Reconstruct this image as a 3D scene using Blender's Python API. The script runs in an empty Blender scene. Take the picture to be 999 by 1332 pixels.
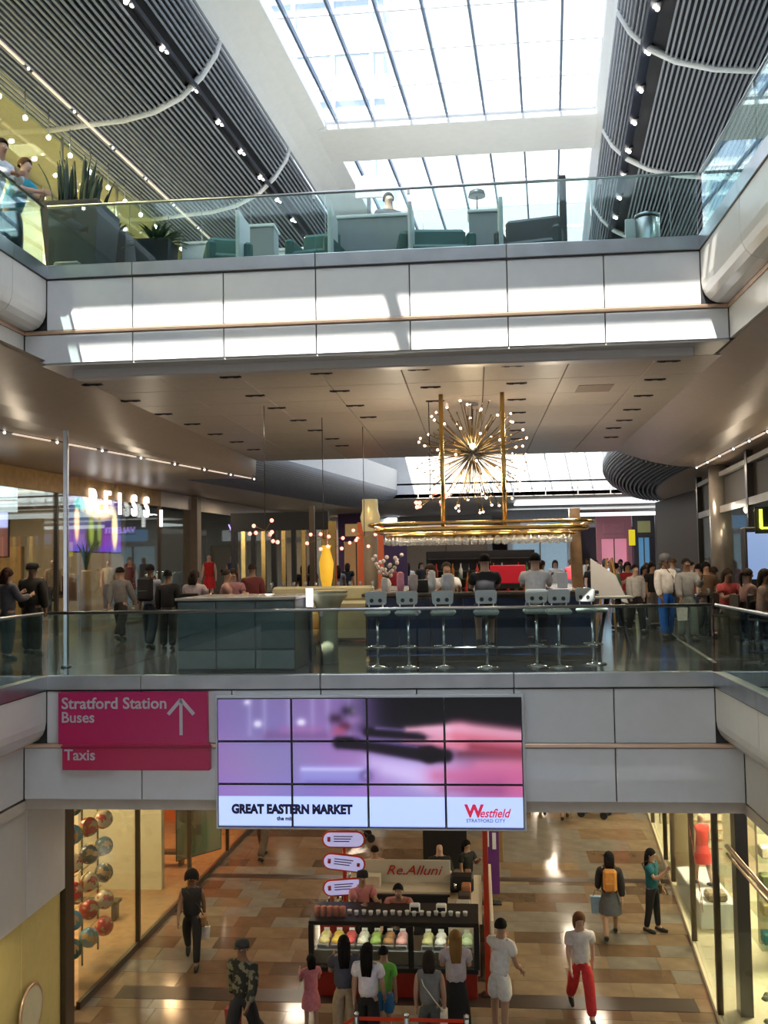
import bpy, bmesh, math, random
import numpy as np
from math import sin, cos, pi, radians as R, sqrt, atan2
from mathutils import Vector, Matrix
random.seed(7)
C = bpy.context.scene.collection
SC = bpy.context.scene
# ------------------------------------------------------------------ camera
F_PX, YAW, PITCH, ROLL = 1262.1, .0928, .05, .0175
EYE = Vector((0, 0, 1.78))
fw = Vector((-sin(YAW)*cos(PITCH), cos(YAW)*cos(PITCH), sin(PITCH)))
rt = Vector((cos(YAW), sin(YAW), 0)); up = rt.cross(fw)
rt2 = cos(ROLL)*rt - sin(ROLL)*up; up2 = sin(ROLL)*rt + cos(ROLL)*up
cam_data = bpy.data.cameras.new('camera'); cam = bpy.data.objects.new('camera', cam_data); C.objects.link(cam)
cam_data.sensor_fit = 'HORIZONTAL'; cam_data.sensor_width = 36; cam_data.lens = 36*F_PX/999
cam_data.clip_start = .05; cam_data.clip_end = 600
cam.matrix_world = Matrix(((rt2.x, up2.x, -fw.x, EYE.x), (rt2.y, up2.y, -fw.y, EYE.y), (rt2.z, up2.z, -fw.z, EYE.z), (0, 0, 0, 1)))
SC.camera = cam
def ray(x, y): return fw + rt2*((x-499.5)/F_PX) - up2*((y-666)/F_PX)
def az(x, y, z): d = ray(x, y); return EYE + d*((z-EYE.z)/d.z)      # surveyed point: image ray meets height z
def ay(x, y, Y): d = ray(x, y); return EYE + d*(Y/d.y)               # image ray meets depth Y
# ------------------------------------------------------------------ world, sun, exposure
SC.view_settings.view_transform = 'Standard'; SC.view_settings.look = 'None'
SC.view_settings.gamma = 1; SC.view_settings.use_curve_mapping = False
SC.view_settings.exposure = 0.12
SC.cycles.max_bounces = 7; SC.cycles.diffuse_bounces = 3; SC.cycles.glossy_bounces = 3
SC.cycles.transmission_bounces = 4; SC.cycles.transparent_max_bounces = 24
SC.cycles.caustics_reflective = False; SC.cycles.caustics_refractive = False
SC.cycles.sample_clamp_indirect = 4; SC.cycles.use_denoising = True
W = bpy.data.worlds.new('sky'); SC.world = W; W.use_nodes = True
nt = W.node_tree; nt.nodes.clear()
wo = nt.nodes.new('ShaderNodeOutputWorld'); bg = nt.nodes.new('ShaderNodeBackground')
tc = nt.nodes.new('ShaderNodeTexCoord'); ns = nt.nodes.new('ShaderNodeTexNoise'); cr = nt.nodes.new('ShaderNodeValToRGB')
ns.inputs['Scale'].default_value = 3.2; ns.inputs['Detail'].default_value = 5
cr.color_ramp.elements[0].position = .36; cr.color_ramp.elements[0].color = (.38, .60, 1.0, 1)
cr.color_ramp.elements[1].position = .50; cr.color_ramp.elements[1].color = (1.0, 1.03, 1.08, 1)
nt.links.new(tc.outputs['Generated'], ns.inputs['Vector']); nt.links.new(ns.outputs['Fac'], cr.inputs[0])
nt.links.new(cr.outputs[0], bg.inputs[0]); nt.links.new(bg.outputs[0], wo.inputs[0])
bg.inputs[1].default_value = 3.3
sun_d = bpy.data.lights.new('sun', 'SUN'); sun_d.energy = 14; sun_d.angle = .009; sun_d.color = (1, .96, .88)
sun = bpy.data.objects.new('sun', sun_d); C.objects.link(sun)
SUN_DIR = Vector((.20, .60, -.80))
sun.rotation_euler = (-SUN_DIR).to_track_quat('Z', 'Y').to_euler()
def area(name, loc, size, power, col=(1, .86, .68), rot=(0, 0, 0), shape='SQUARE', sy=None):
    d = bpy.data.lights.new(name, 'AREA'); d.energy = power; d.color = col; d.size = size
    if sy: d.shape = 'RECTANGLE'; d.size_y = sy
    o = bpy.data.objects.new(name, d); C.objects.link(o); o.location = loc; o.rotation_euler = rot; return o
def point(name, loc, power, col=(1, .8, .55), r=.08):
    d = bpy.data.lights.new(name, 'POINT'); d.energy = power; d.color = col; d.shadow_soft_size = r
    o = bpy.data.objects.new(name, d); C.objects.link(o); o.location = loc; return o
# downlights recessed in the ceilings (lower mall, middle mall, shops)
for y in (17, 20.5, 24, 29, 36, 44):
    for x in (-4.6, 2.6):
        area('ceiling_downlight', (x, y, -1.95), .5, 31 if y < 25 else 50, (1, .84, .64))
for y in (19, 27, 36, 47, 60):
    for x in (-8.4, 5.2):
        area('ceiling_downlight', (x, y, 4.12), .4, 60, (1, .80, .56))
for x, y in ((-4.5, 18), (-1.5, 21), (1.5, 18.5), (-4, 24)):
    area('ceiling_downlight', (x, y, 4.62), .4, 60, (1, .82, .6))
for x, y in ((-1.6, 17.4), (1.7, 17.4), (-1.6, 21), (1.7, 21)): point('rack_uplight', (x, y, 2.75), 40, (1, .84, .62), .1)  # added lamps above the rack to brighten the bridge ceiling, no fittings
for x, y in ((-8.6, 18.5), (-8.2, 24), (5.9, 19), (6.2, 25)): point('wall_uplight', (x, y, 2.9), 22, (1, .82, .6), .12)  # added lamps without fittings that wash the side ceilings
for y in (50, 62, 74):
    for x in (-5, 0, 5): area('skylight_glow', (x, y, 4.5), 1.2, 60, (.9, .96, 1))  # added cool fill below the solid far ceiling, no skylight there
# ------------------------------------------------------------------ materials
MATS = {}
def M(name, col=(.8, .8, .8), rough=.5, metal=0, spec=.5, emit=0, ecol=None, var=.06, scale=6, bump=0, coat=0):
    if name in MATS: return MATS[name]
    m = bpy.data.materials.new(name); m.use_nodes = True; n = m.node_tree; b = n.nodes['Principled BSDF']
    b.inputs['Roughness'].default_value = rough; b.inputs['Metallic'].default_value = metal
    b.inputs['Specular IOR Level'].default_value = spec; b.inputs['Coat Weight'].default_value = coat
    c4 = (*col, 1)
    if var > 0:
        t = n.nodes.new('ShaderNodeTexCoord'); q = n.nodes.new('ShaderNodeTexNoise'); r = n.nodes.new('ShaderNodeValToRGB')
        q.inputs['Scale'].default_value = scale; q.inputs['Detail'].default_value = 3
        r.color_ramp.elements[0].position = .3; r.color_ramp.elements[1].position = .7
        r.color_ramp.elements[0].color = (*[max(0, c*(1-var)) for c in col], 1)
        r.color_ramp.elements[1].color = (*[min(1, c*(1+var)) for c in col], 1)
        n.links.new(t.outputs['Object'], q.inputs['Vector']); n.links.new(q.outputs['Fac'], r.inputs[0]); n.links.new(r.outputs[0], b.inputs['Base Color'])
        if bump:
            bp = n.nodes.new('ShaderNodeBump'); bp.inputs['Strength'].default_value = bump; bp.inputs['Distance'].default_value = .01
            n.links.new(q.outputs['Fac'], bp.inputs['Height']); n.links.new(bp.outputs[0], b.inputs['Normal'])
    else: b.inputs['Base Color'].default_value = c4
    if emit:
        b.inputs['Emission Color'].default_value = (*(ecol or col), 1); b.inputs['Emission Strength'].default_value = emit
    m.diffuse_color = c4; MATS[name] = m; return m
def glassmat(name, tint=(.86, .95, .93), gloss=.10, rough=.02, gmax=.6, alpha_white=0.0, haze=(.8, .9, .9)):
    m = bpy.data.materials.new(name); m.use_nodes = True; n = m.node_tree; n.nodes.clear()
    o = n.nodes.new('ShaderNodeOutputMaterial'); tr = n.nodes.new('ShaderNodeBsdfTransparent'); gl = n.nodes.new('ShaderNodeBsdfGlossy')
    fr = n.nodes.new('ShaderNodeLayerWeight'); mx = n.nodes.new('ShaderNodeMixShader'); mr = n.nodes.new('ShaderNodeMapRange')
    fr.inputs['Blend'].default_value = .30
    mr.inputs['To Min'].default_value = gloss; mr.inputs['To Max'].default_value = gmax
    tr.inputs[0].default_value = (*tint, 1); gl.inputs['Roughness'].default_value = rough; gl.inputs[0].default_value = (.95, 1, 1, 1)
    n.links.new(fr.outputs['Fresnel'], mr.inputs[0]); n.links.new(mr.outputs[0], mx.inputs[0])
    n.links.new(tr.outputs[0], mx.inputs[1]); n.links.new(gl.outputs[0], mx.inputs[2])
    last = mx
    if alpha_white:
        df = n.nodes.new('ShaderNodeBsdfTranslucent'); df.inputs[0].default_value = (*haze, 1)
        d2 = n.nodes.new('ShaderNodeBsdfDiffuse'); d2.inputs[0].default_value = (*haze, 1)
        ad = n.nodes.new('ShaderNodeMixShader'); n.links.new(df.outputs[0], ad.inputs[1]); n.links.new(d2.outputs[0], ad.inputs[2])
        m2 = n.nodes.new('ShaderNodeMixShader'); m2.inputs[0].default_value = alpha_white
        n.links.new(mx.outputs[0], m2.inputs[1]); n.links.new(ad.outputs[0], m2.inputs[2]); last = m2
    n.links.new(last.outputs[0], o.inputs[0]); MATS[name] = m; return m
def vcolmat(name, emit=1.0, rough=.4):
    m = bpy.data.materials.new(name); m.use_nodes = True; n = m.node_tree; b = n.nodes['Principled BSDF']
    a = n.nodes.new('ShaderNodeVertexColor'); a.layer_name = 'Col'
    n.links.new(a.outputs[0], b.inputs['Base Color']); b.inputs['Roughness'].default_value = rough
    if emit: n.links.new(a.outputs[0], b.inputs['Emission Color']); b.inputs['Emission Strength'].default_value = emit; 
    MATS[name] = m; return m
white_panel = M('white_fascia_panel', (.72, .72, .73), .22, var=.02, coat=.3)
beige_panel = M('side_fascia_panel', (.70, .67, .63), .3, var=.02, coat=.2)  # warm off-white for gallery edges, bulkheads and plain walls
steel = M('brushed_steel', (.46, .48, .50), .28, 1, var=.12, scale=2)
chrome = M('chrome', (.75, .76, .78), .12, 1, var=0)
bronze = M('bronze_trim', (.72, .50, .36), .3, .6, var=.05)
brass = M('brass', (.72, .48, .16), .25, 1, var=.08)
dark_metal = M('dark_metal', (.05, .05, .055), .4, .5, var=.05)
black = M('black', (.012, .012, .014), .5, var=0)
slat_mat = M('slat_grey', (.27, .295, .35), .5, var=.05)
slat_back = M('slat_backing_black', (.012, .013, .018), .8, var=0)
white = M('white_plaster', (.90, .92, .94), .6, var=.02)
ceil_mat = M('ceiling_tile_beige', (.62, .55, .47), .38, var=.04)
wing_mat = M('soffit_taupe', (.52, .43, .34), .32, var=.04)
balu_glass = glassmat('balustrade_glass', (.84, .94, .93), .045, .02, .42)
roof_glass = glassmat('roof_glass', (.93, .97, 1.0), .04, .05)
frosted = glassmat('frosted_roof_glass', (.9, .95, 1), .03, .1, .3, .97, (.80, .84, .88))
shop_glass = glassmat('shop_glass', (.92, .95, .92), .04, .02, .30)
lampw = M('lamp_white', (1, .97, .92), .5, emit=14, ecol=(1, .95, .88), var=0)
lampwarm = M('lamp_warm', (1, .8, .6), .5, emit=9, ecol=(1, .74, .45), var=0)
lamppink = M('lamp_pink', (1, .6, .5), .5, emit=2.6, ecol=(1, .26, .20), var=0)
stripspot = M('strip_spot', (1, .95, .9), .5, emit=3.0, ecol=(1, .88, .78), var=0)
striplight = M('strip_light', (1, .86, .72), .5, emit=.62, ecol=(1, .78, .62), var=0)
# ------------------------------------------------------------------ mesh helpers
def nth(i): return ['first','second','third','fourth','fifth','sixth','seventh','eighth','ninth','tenth','eleventh','twelfth','thirteenth','fourteenth','fifteenth','sixteenth','seventeenth','eighteenth','nineteenth','twentieth','twenty first','twenty second','twenty third','twenty fourth','twenty fifth','twenty sixth','twenty seventh','twenty eighth'][i]
class MB:
    def __init__(s): s.v = []; s.f = []; s.sm = []
    def add(s, vs, fs, smooth=False):
        o = len(s.v); s.v += [tuple(v) for v in vs]; s.f += [tuple(i+o for i in f) for f in fs]; s.sm += [smooth]*len(fs); return s
    def box(s, x0, x1, y0, y1, z0, z1):
        return s.add([(x0,y0,z0),(x1,y0,z0),(x1,y1,z0),(x0,y1,z0),(x0,y0,z1),(x1,y0,z1),(x1,y1,z1),(x0,y1,z1)],
                     [(0,3,2,1),(4,5,6,7),(0,1,5,4),(1,2,6,5),(2,3,7,6),(3,0,4,7)])
    def cbox(s, x0, x1, y0, y1, z0, z1, c=.01):     # chamfered box
        n0 = len(s.v)
        b = bmesh.new(); m = bmesh.ops.create_cube(b, size=1)
        for v in b.verts: v.co = Vector(((x0+x1)/2+v.co.x*(x1-x0), (y0+y1)/2+v.co.y*(y1-y0), (z0+z1)/2+v.co.z*(z1-z0)))
        bmesh.ops.bevel(b, geom=b.edges[:], offset=c, segments=1, affect='EDGES')
        b.verts.index_update(); s.add([v.co[:] for v in b.verts], [[v.index for v in f.verts] for f in b.faces]); b.free(); return s
    def tube(s, pts, r, n=8, caps=True):
        pts = [Vector(p) for p in pts]; rs = r if hasattr(r, '__len__') else [r]*len(pts); vs = []; fs = []
        prev = None
        for i, p in enumerate(pts):
            t = (pts[min(i+1, len(pts)-1)]-pts[max(i-1, 0)]).normalized()
            a = prev if prev is not None else (Vector((0, 0, 1)) if abs(t.z) < .9 else Vector((1, 0, 0)))
            u = (a - t*a.dot(t)).normalized(); prev = u; w = t.cross(u)
            for k in range(n): an = 2*pi*k/n; vs.append(p + u*cos(an)*rs[i] + w*sin(an)*rs[i])
        for i in range(len(pts)-1):
            for k in range(n): fs.append((i*n+k, i*n+(k+1) % n, (i+1)*n+(k+1) % n, (i+1)*n+k))
        s.add(vs, fs, True)
        if caps: o = len(s.v)-len(vs); s.f += [tuple(o+k for k in range(n))[::-1], tuple(o+(len(pts)-1)*n+k for k in range(n))]; s.sm += [False, False]
        return s
    def lathe(s, prof, n=16, c=(0, 0, 0), sx=1, sy=1):
        vs = []; fs = []
        for r, z in prof:
            for k in range(n): a = 2*pi*k/n; vs.append((c[0]+r*cos(a)*sx, c[1]+r*sin(a)*sy, c[2]+z))
        for i in range(len(prof)-1):
            for k in range(n): fs.append((i*n+k, i*n+(k+1) % n, (i+1)*n+(k+1) % n, (i+1)*n+k))
        fs.append(tuple(range(n))[::-1]); fs.append(tuple((len(prof)-1)*n+k for k in range(n)))
        s.add(vs, fs, True); s.sm[-1] = s.sm[-2] = False; return s
    def ball(s, c, r, n=10, m=6, sx=1, sy=1, sz=1):
        return s.lathe([(max(1e-4, r*sin(pi*i/m)), -r*cos(pi*i/m)*sz) for i in range(m+1)], n, c, sx, sy)
    def prism(s, poly, a, b, axis='y'):     # poly of 2-tuples extruded along axis from a to b
        n = len(poly); f = {'y': lambda p, t: (p[0], t, p[1]), 'x': lambda p, t: (t, p[0], p[1]), 'z': lambda p, t: (p[0], p[1], t)}[axis]
        return s.add([f(p, a) for p in poly]+[f(p, b) for p in poly], [tuple(range(n))[::-1], tuple(range(n, 2*n))]+[(i, (i+1) % n, n+(i+1) % n, n+i) for i in range(n)])
    def obox(s, p, q, w, h, upv=(0, 0, 1)):     # box bar from p to q, width w (sideways) height h
        p = Vector(p); q = Vector(q); t = (q-p).normalized(); u = Vector(upv); sd = t.cross(u)
        if sd.length < .01: sd = t.cross(Vector((0, 1, 0)))
        sd.normalize(); u = sd.cross(t)
        vs = [e+sd*a*w/2+u*b*h/2 for e in (p, q) for a, b in ((-1, -1), (1, -1), (1, 1), (-1, 1))]
        return s.add(vs, [(0,1,2,3),(7,6,5,4),(0,4,5,1),(1,5,6,2),(2,6,7,3),(3,7,4,0)])
    def mesh(s, name, mat):
        me = bpy.data.meshes.new(name); me.from_pydata(s.v, [], s.f); me.polygons.foreach_set('use_smooth', s.sm)
        if mat: me.materials.append(mat)
        me.update(); return me
    def build(s, name, mat, parent=None, **k): return inst(name, s.mesh(name, mat), parent, **k)
def fixn(me):
    b = bmesh.new(); b.from_mesh(me); bmesh.ops.recalc_face_normals(b, faces=b.faces[:]); b.to_mesh(me); b.free()
def inst(name, me, parent=None, loc=(0, 0, 0), rz=0, sc=None, mat=None, kind=None, label=None):
    o = bpy.data.objects.new(name, me); C.objects.link(o); o.location = loc; o.rotation_euler = (0, 0, rz)
    if sc: o.scale = (sc, sc, sc) if not hasattr(sc, '__len__') else sc
    if parent: o.parent = parent
    if mat: o.material_slots[0].link = 'OBJECT'; o.material_slots[0].material = mat
    if kind: o['kind'] = kind
    if label: o['label'] = label
    return o
def tag(o, label, cat, group=None, kind=None):
    o['label'] = label; o['category'] = cat
    if group: o['group'] = group
    if kind: o['kind'] = kind
    return o
def thing(name, label, cat, loc=(0, 0, 0), rz=0, group=None, sc=None):
    o = bpy.data.objects.new(name, None); C.objects.link(o); o.location = loc; o.rotation_euler = (0, 0, rz); o.empty_display_size = .1
    if sc: o.scale = (sc,)*3
    return tag(o, label, cat, group)
def struct(name, label, cat=None, loc=(0, 0, 0), rz=0):
    o = bpy.data.objects.new(name, None); C.objects.link(o); o.location = loc; o.rotation_euler = (0, 0, rz)
    o['kind'] = 'structure'; o['label'] = label; o['category'] = cat or name.split('_')[0]; return o
def st(o, label, cat): o['kind'] = 'structure'; o['label'] = label; o['category'] = cat; return o
# batch evaluation of skins and texts in a scratch scene
TMP = bpy.data.scenes.new('scratch'); JOBS = []
def txt(s, size, depth=.01, bold=0, sx=1, align='LEFT', shear=0):
    cu = bpy.data.curves.new('lettering', 'FONT'); cu.body = s; cu.size = size; cu.extrude = depth; cu.offset = bold; cu.align_x = align; cu.shear = shear; cu.resolution_u = 3
    o = bpy.data.objects.new('scratch', cu); TMP.collection.objects.link(o); me = bpy.data.meshes.new('lettering')
    JOBS.append((o, me, lambda m, sx=sx: stretch(m, sx))); return me
def stretch(m, sx):     # text curves lie in xy; stand them up facing -y
    for v in m.vertices: x, y, z = v.co; v.co = (x*sx, -z, y)
def lettering(name, s, size, mat, parent, loc, rz=0, depth=.01, bold=0, sx=1, shear=0, align='LEFT', label=None):
    me = txt(s, size, depth, bold, sx, align, shear); me.materials.append(mat)
    return inst(name, me, parent, loc, rz, label=label)
def flush():
    vl = TMP.view_layers[0]; vl.update(); dg = vl.depsgraph
    for o, me, fn in JOBS:
        ev = bpy.data.meshes.new_from_object(o.evaluated_get(dg)); 
        if fn: fn(ev)
        nv = len(ev.vertices); co = np.empty(nv*3); ev.vertices.foreach_get('co', co); co = co.reshape(-1, 3)
        me.from_pydata([tuple(c) for c in co], [], [tuple(p.vertices) for p in ev.polygons])
        if fn is None or fn.__name__ != '<lambda>' : me.polygons.foreach_set('use_smooth', [True]*len(me.polygons))
        me.update(); bpy.data.meshes.remove(ev)
    for o, me, fn in JOBS: bpy.data.objects.remove(o)
    bpy.data.scenes.remove(TMP)
def picture(name, fn, w, h, nx, ny, mat, parent, loc, rz=0, u0=0, u1=1, v0=0, v1=1, thick=.0):
    """flat print or screen: a grid whose colour attribute is fn(u, v); lies in xz facing -y"""
    xs = np.linspace(0, 1, nx+1); zs = np.linspace(0, 1, ny+1); X, Z = np.meshgrid(xs, zs)
    v = np.stack([X.ravel()*w, np.zeros(X.size), Z.ravel()*h], 1)
    i = np.arange(nx*ny); a = (i//nx)*(nx+1)+i % nx
    me = bpy.data.meshes.new(name); me.from_pydata(v.tolist(), [], np.stack([a, a+1, a+nx+2, a+nx+1], 1).tolist())
    col = fn(u0+(u1-u0)*X.ravel(), v0+(v1-v0)*Z.ravel()); at = me.color_attributes.new('Col', 'FLOAT_COLOR', 'POINT')
    at.data.foreach_set('color', np.concatenate([np.clip(col, 0, 1)**2.2, np.ones((X.size, 1))], 1).astype(np.float32).ravel())
    me.materials.append(mat); return inst(name, me, parent, loc, rz)
# ================================================================== LARGE STRUCTURE
XL, XR, D = -6.20, 3.19, 13.59          # void between the bridges: side edges and the far bridge's face
XL2, XR2 = -6.54, 3.55
def bridge_front(n, z, h2, joints, lab):
    w = struct(n, lab, 'bridge front')
    xs = [XL2] + joints + [XR2]
    for a, b in zip(xs, xs[1:]):
        a2 = max(a, XL-.0) if a == XL2 else a; b2 = XR if b == XR2 else b
        MB().cbox(a2+.008, b2-.008, D, D+.06, z-.76, z-.005, .006).build('upper_panel', white_panel, w)
        MB().cbox(a+.008, b-.008, D, D+.06, z-h2, z-.83, .006).build('lower_panel', white_panel, w)
    MB().box(XL2, XR2, D+.03, D+.3, z-h2+.01, z).build('panel_backing', dark_metal, w)
    MB().cbox(XL2, XR2, D-.02, D+.06, z-.825, z-.765, .012).build('trim_strip', bronze, w)
    ks = [XL+.004] + joints[::2] + [XR-.004]
    for a, b in zip(ks, ks[1:]): MB().cbox(a+.004, b-.004, D-.03, D+.12, z+.0, z+.20, .008).build('kerb_section', steel, w)
    MB().box(XL, XR, D-.015, D+.1, z-.02, z+.0).build('shadow_gap', black, w)
    return w
joints_u = [ay(px, 340, D).x for px in (172, 290, 410, 532, 659, 785)]
joints_m = [ay(px, 960, D).x for px in (184, 302, 418, 543, 670, 800)]
bridge_front('wall_upper_bridge', 6.0, 1.25, joints_u, 'white panelled front of the upper bridge with steel kerb and bronze strip')
bridge_front('wall_middle_bridge', 0.0, 1.555, joints_m, 'white panelled front of the middle bridge behind the video wall')
# side fascias with a bullnose, along the void
def side_fascia(n, z, s, lab, y0=-2.0, y1=D-.005):
    X = XL if s < 0 else XR; w = struct(n, lab, 'gallery edge')
    o = lambda t: X + s*t
    prof = [(0, 0), (0, -.46), (.015, -.56), (.05, -.64), (.11, -.71), (.20, -.755), (.34, -.765)]
    inner = [(.34, -.70), (.20, -.69), (.12, -.6), (.08, -.46), (.08, 0)]
    poly = [(o(a), z+b) for a, b in prof+inner]
    ys = [y1 - 2.0*i for i in range(0, 8)]
    if n.endswith('left') and z > 3: ys = [y1, y1-1.05] + [y1-1.05-2.0*i for i in range(1, 8)]
    for a, b in zip(ys[1:], ys):
        m = MB(); m.prism(poly, a+.005, b-.005); q = m.build('bullnose_panel', beige_panel, w); fixn(q.data)
        MB().box(min(o(-.02), o(.13)), max(o(-.02), o(.13)), a+.003, b-.003, z, z+.2).build('kerb_section', steel, w)
    X2 = XL2 if s < 0 else XR2; zb = z-1.25 if z > 3 else z-1.555
    for a, b in zip(ys[1::2]+[y0], [y1]+ys[1::2]):
        if a < b: MB().box(min(X2, X2+s*.06), max(X2, X2+s*.06), a+.005, b-.005, zb, z-.83).build('lower_panel', beige_panel, w)
    MB().box(min(X2-s*.02, X2+s*.05), max(X2-s*.02, X2+s*.05), y0, y1, z-.825, z-.77).build('trim_strip', bronze, w)
    MB().box(min(o(-.005), o(.2)), max(o(-.005), o(.2)), y0, y1, z-.015, z).build('shadow_gap', black, w)
    return w
for z, nm in ((6.0, 'upper'), (0.0, 'middle')):
    side_fascia(f'wall_{nm}_left', z, -1, f'rounded beige edge of the {nm} gallery at the left')
    side_fascia(f'wall_{nm}_right', z, 1, f'rounded beige edge of the {nm} gallery at the right')
# ---------- floors
dark_stone = M('dark_polished_stone', (.085, .08, .075), .12, spec=.6, var=.25, scale=1.2)
upper_stone = M('upper_floor_stone', (.45, .44, .42), .25, var=.1)
slab_mat = M('slab', (.3, .28, .26), .7)
def slab(n, rects, z, t, mat, lab):
    w = struct(n, lab, 'floor'); 
    for (x0, x1, y0, y1) in rects: MB().box(x0, x1, y0, y1, z-t, z).build('floor_slab', mat, w)
    return w
side_l = (-16, XL-.10, -2, D+.1); side_r = (XR+.10, 11, -2, D+.1); near = (-16, 11, -8, -2)
slab('floor_upper', [side_l, side_r, near, (-16, 11, D+.1, 27.4)], 6.0, .3, upper_stone, 'pale floor of the upper level behind the glass')
fm = slab('floor_middle', [near, (-16, -6.35, -2, D+.1), (3.36, 12, -2, D+.1), (-16, 12, D+.1, 96)], 0.0, .28, dark_stone, 'dark polished stone floor of the middle level')
# pale inlay lines in the middle floor at the right
inl = M('pale_inlay', (.42, .40, .36), .2)
for p, q, w_ in (((800, 808), (760, 770), .05),): pass
a, b = az(930, 862, 0), az(790, 772, 0); MB().obox((a.x, a.y, .002), (b.x, b.y, .002), .07, .006).build('inlay_line', inl, fm)
a, b = az(800, 800, 0), az(905, 806, 0); MB().obox((a.x, a.y, .002), (b.x, b.y, .002), .09, .006).build('inlay_line', inl, fm)
# lower floor: individual polished tiles
LZ = -5.6
fl = struct('floor_lower', 'polished brown and beige stone tile floor of the lower mall', 'floor')
MB().box(-20, 14, -6, 110, LZ-.3, LZ-.012).build('floor_bed', M('grout_brown', (.14, .10, .07), .5), fl)
tmats = [M('tile_%s' % k, c, .13, spec=.6, var=.16, scale=2.5, bump=.02) for k, c in
         (('sand', (.27, .20, .135)), ('tan', (.225, .155, .10)), ('brown', (.165, .105, .066)), ('grey', (.22, .195, .165)), ('umber', (.12, .08, .053)))]
strip_mat = M('dark_floor_strip', (.05, .035, .028), .3)
ty = 15.0; tiles = 0; row = 0; tm = {}
strips = [(16.45, 16.95), (22.75, 23.05)]
def strip_at(y): return any(a-.02 < y < b for a, b in strips)
while ty < 34:
    hgt = .56 if ty < 24 else 1.0
    nexts = [a for a, b in strips if ty < a-.02 < ty+hgt+.12]
    y2 = nexts[0] if nexts else ty+hgt
    inside = [(a, b) for a, b in strips if a-.03 <= ty < b-.02]
    if inside:
        a, b = inside[0]; x0, x1 = (-6.3, 3.45) if a < 20 else (-9, 4.25)
        MB().box(-9, x0-.01, a+.005, b-.005, LZ-.012, LZ).build('floor_tile', tmats[1], fl); MB().box(x1+.01, 4.6, a+.005, b-.005, LZ-.012, LZ).build('floor_tile', tmats[1], fl)
        MB().box(x0, x1, a+.005, b-.005, LZ-.012, LZ+.002).build('dark_strip', strip_mat, fl); ty = b; continue
    x = -7.6 - (row % 2)*.55
    while x < 4.8 and tiles < 298:
        wd = random.choice((.9, .75, 1.1)) if ty < 24 else 1.7
        k = round(wd, 2), round(y2-ty, 2)
        if k not in tm: tm[k] = MB().box(0, k[0]-.008, 0, k[1]-.008, -.012, 0).mesh('floor_tile', tmats[0])
        warm = random.choices(range(5), (3, 4, 3, 2, 1.2) if x < -1.5 else (3, 3, 1.5, 4, .5))[0]
        inst('floor_tile', tm[k], fl, (x, ty, LZ), mat=tmats[warm]); tiles += 1; x += wd
    ty = y2; row += 1
far = MB(); y = ty
while y < 75: 
    x = -9
    while x < 6: far.box(x, x+1.69, y, y+1.19, LZ-.012, LZ); x += 1.7
    y += 1.2
far.build('far_tiles', tmats[3], fl, kind='stuff')
# ---------- ceiling under the upper bridge: beige tiles with joints, slots
cl = struct('ceiling_bridge', 'beige tiled ceiling under the upper bridge', 'ceiling')
CZ = 4.72
MB().box(-6.4, 4.2, D+.12, 27.6, CZ+.03, CZ+.3).build('ceiling_backing', M('ceiling_gap', (.16, .14, .12), .8), cl)
cx = [-6.2+1.28*i for i in range(9)]; cyl = [14.55+1.45*i for i in range(9)]
cme = MB().cbox(.006, 1.274, .006, 1.444, 0, .03, .008).mesh('ceiling_tile', ceil_mat)
for i in range(8):
    for j in range(9): inst('ceiling_tile', cme, cl, (cx[i], cyl[j], CZ))
MB().cbox(-5.95, 3.15, D+.35, D+.62, CZ-.13, CZ+.02, .02).build('edge_moulding', beige_panel, cl)
MB().box(XL2, XR2, D+.03, D+.95, CZ+.0, CZ+.03).build('edge_band', beige_panel, cl)
slot = MB().box(-.17, .17, -.035, .035, -.012, .012); slot.box(-.13, -.05, -.025, .025, -.02, -.012); slot.box(.05, .13, -.025, .025, -.02, -.012)
slotm = slot.mesh('ceiling_vent', black)
VL = [(nth(r_), nth(c_)) for r_, n_ in enumerate((6, 6, 6, 5, 4, 4, 4)) for c_ in range(n_)]; k = 0
for (px, py) in ((120, 501), (300, 491), (418, 486), (545, 481), (667, 476), (870, 470), (170, 522), (332, 515), (442, 509), (560, 504), (672, 499), (852, 494), (213, 539), (360, 531), (462, 528), (566, 522), (672, 520), (837, 515), (250, 552), (388, 547), (479, 543), (673, 537), (822, 533), (280, 565), (410, 560), (673, 550), (812, 547), (308, 575), (432, 571), (672, 560), (798, 557), (330, 585), (445, 580), (673, 571), (795, 569)):
    p = az(px, py, CZ-.012); k += 1
    tag(inst('ceiling_vent', slotm, None, (p.x, p.y, CZ-.006)), 'black slot vent in the bridge ceiling, %s row from the front, %s of its row' % VL[k-1], 'vent', 'slot vents in the bridge ceiling')
hot = M('ceiling_hatch', (.34, .27, .22), .5)
p = az(773, 505, CZ); tag(MB().cbox(-.3, .3, -.35, .35, -.008, .0, .003).build('access_hatch', hot, None, loc=(p.x, p.y, CZ)), 'darker square access hatch in the bridge ceiling at its right', 'hatch')
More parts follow.
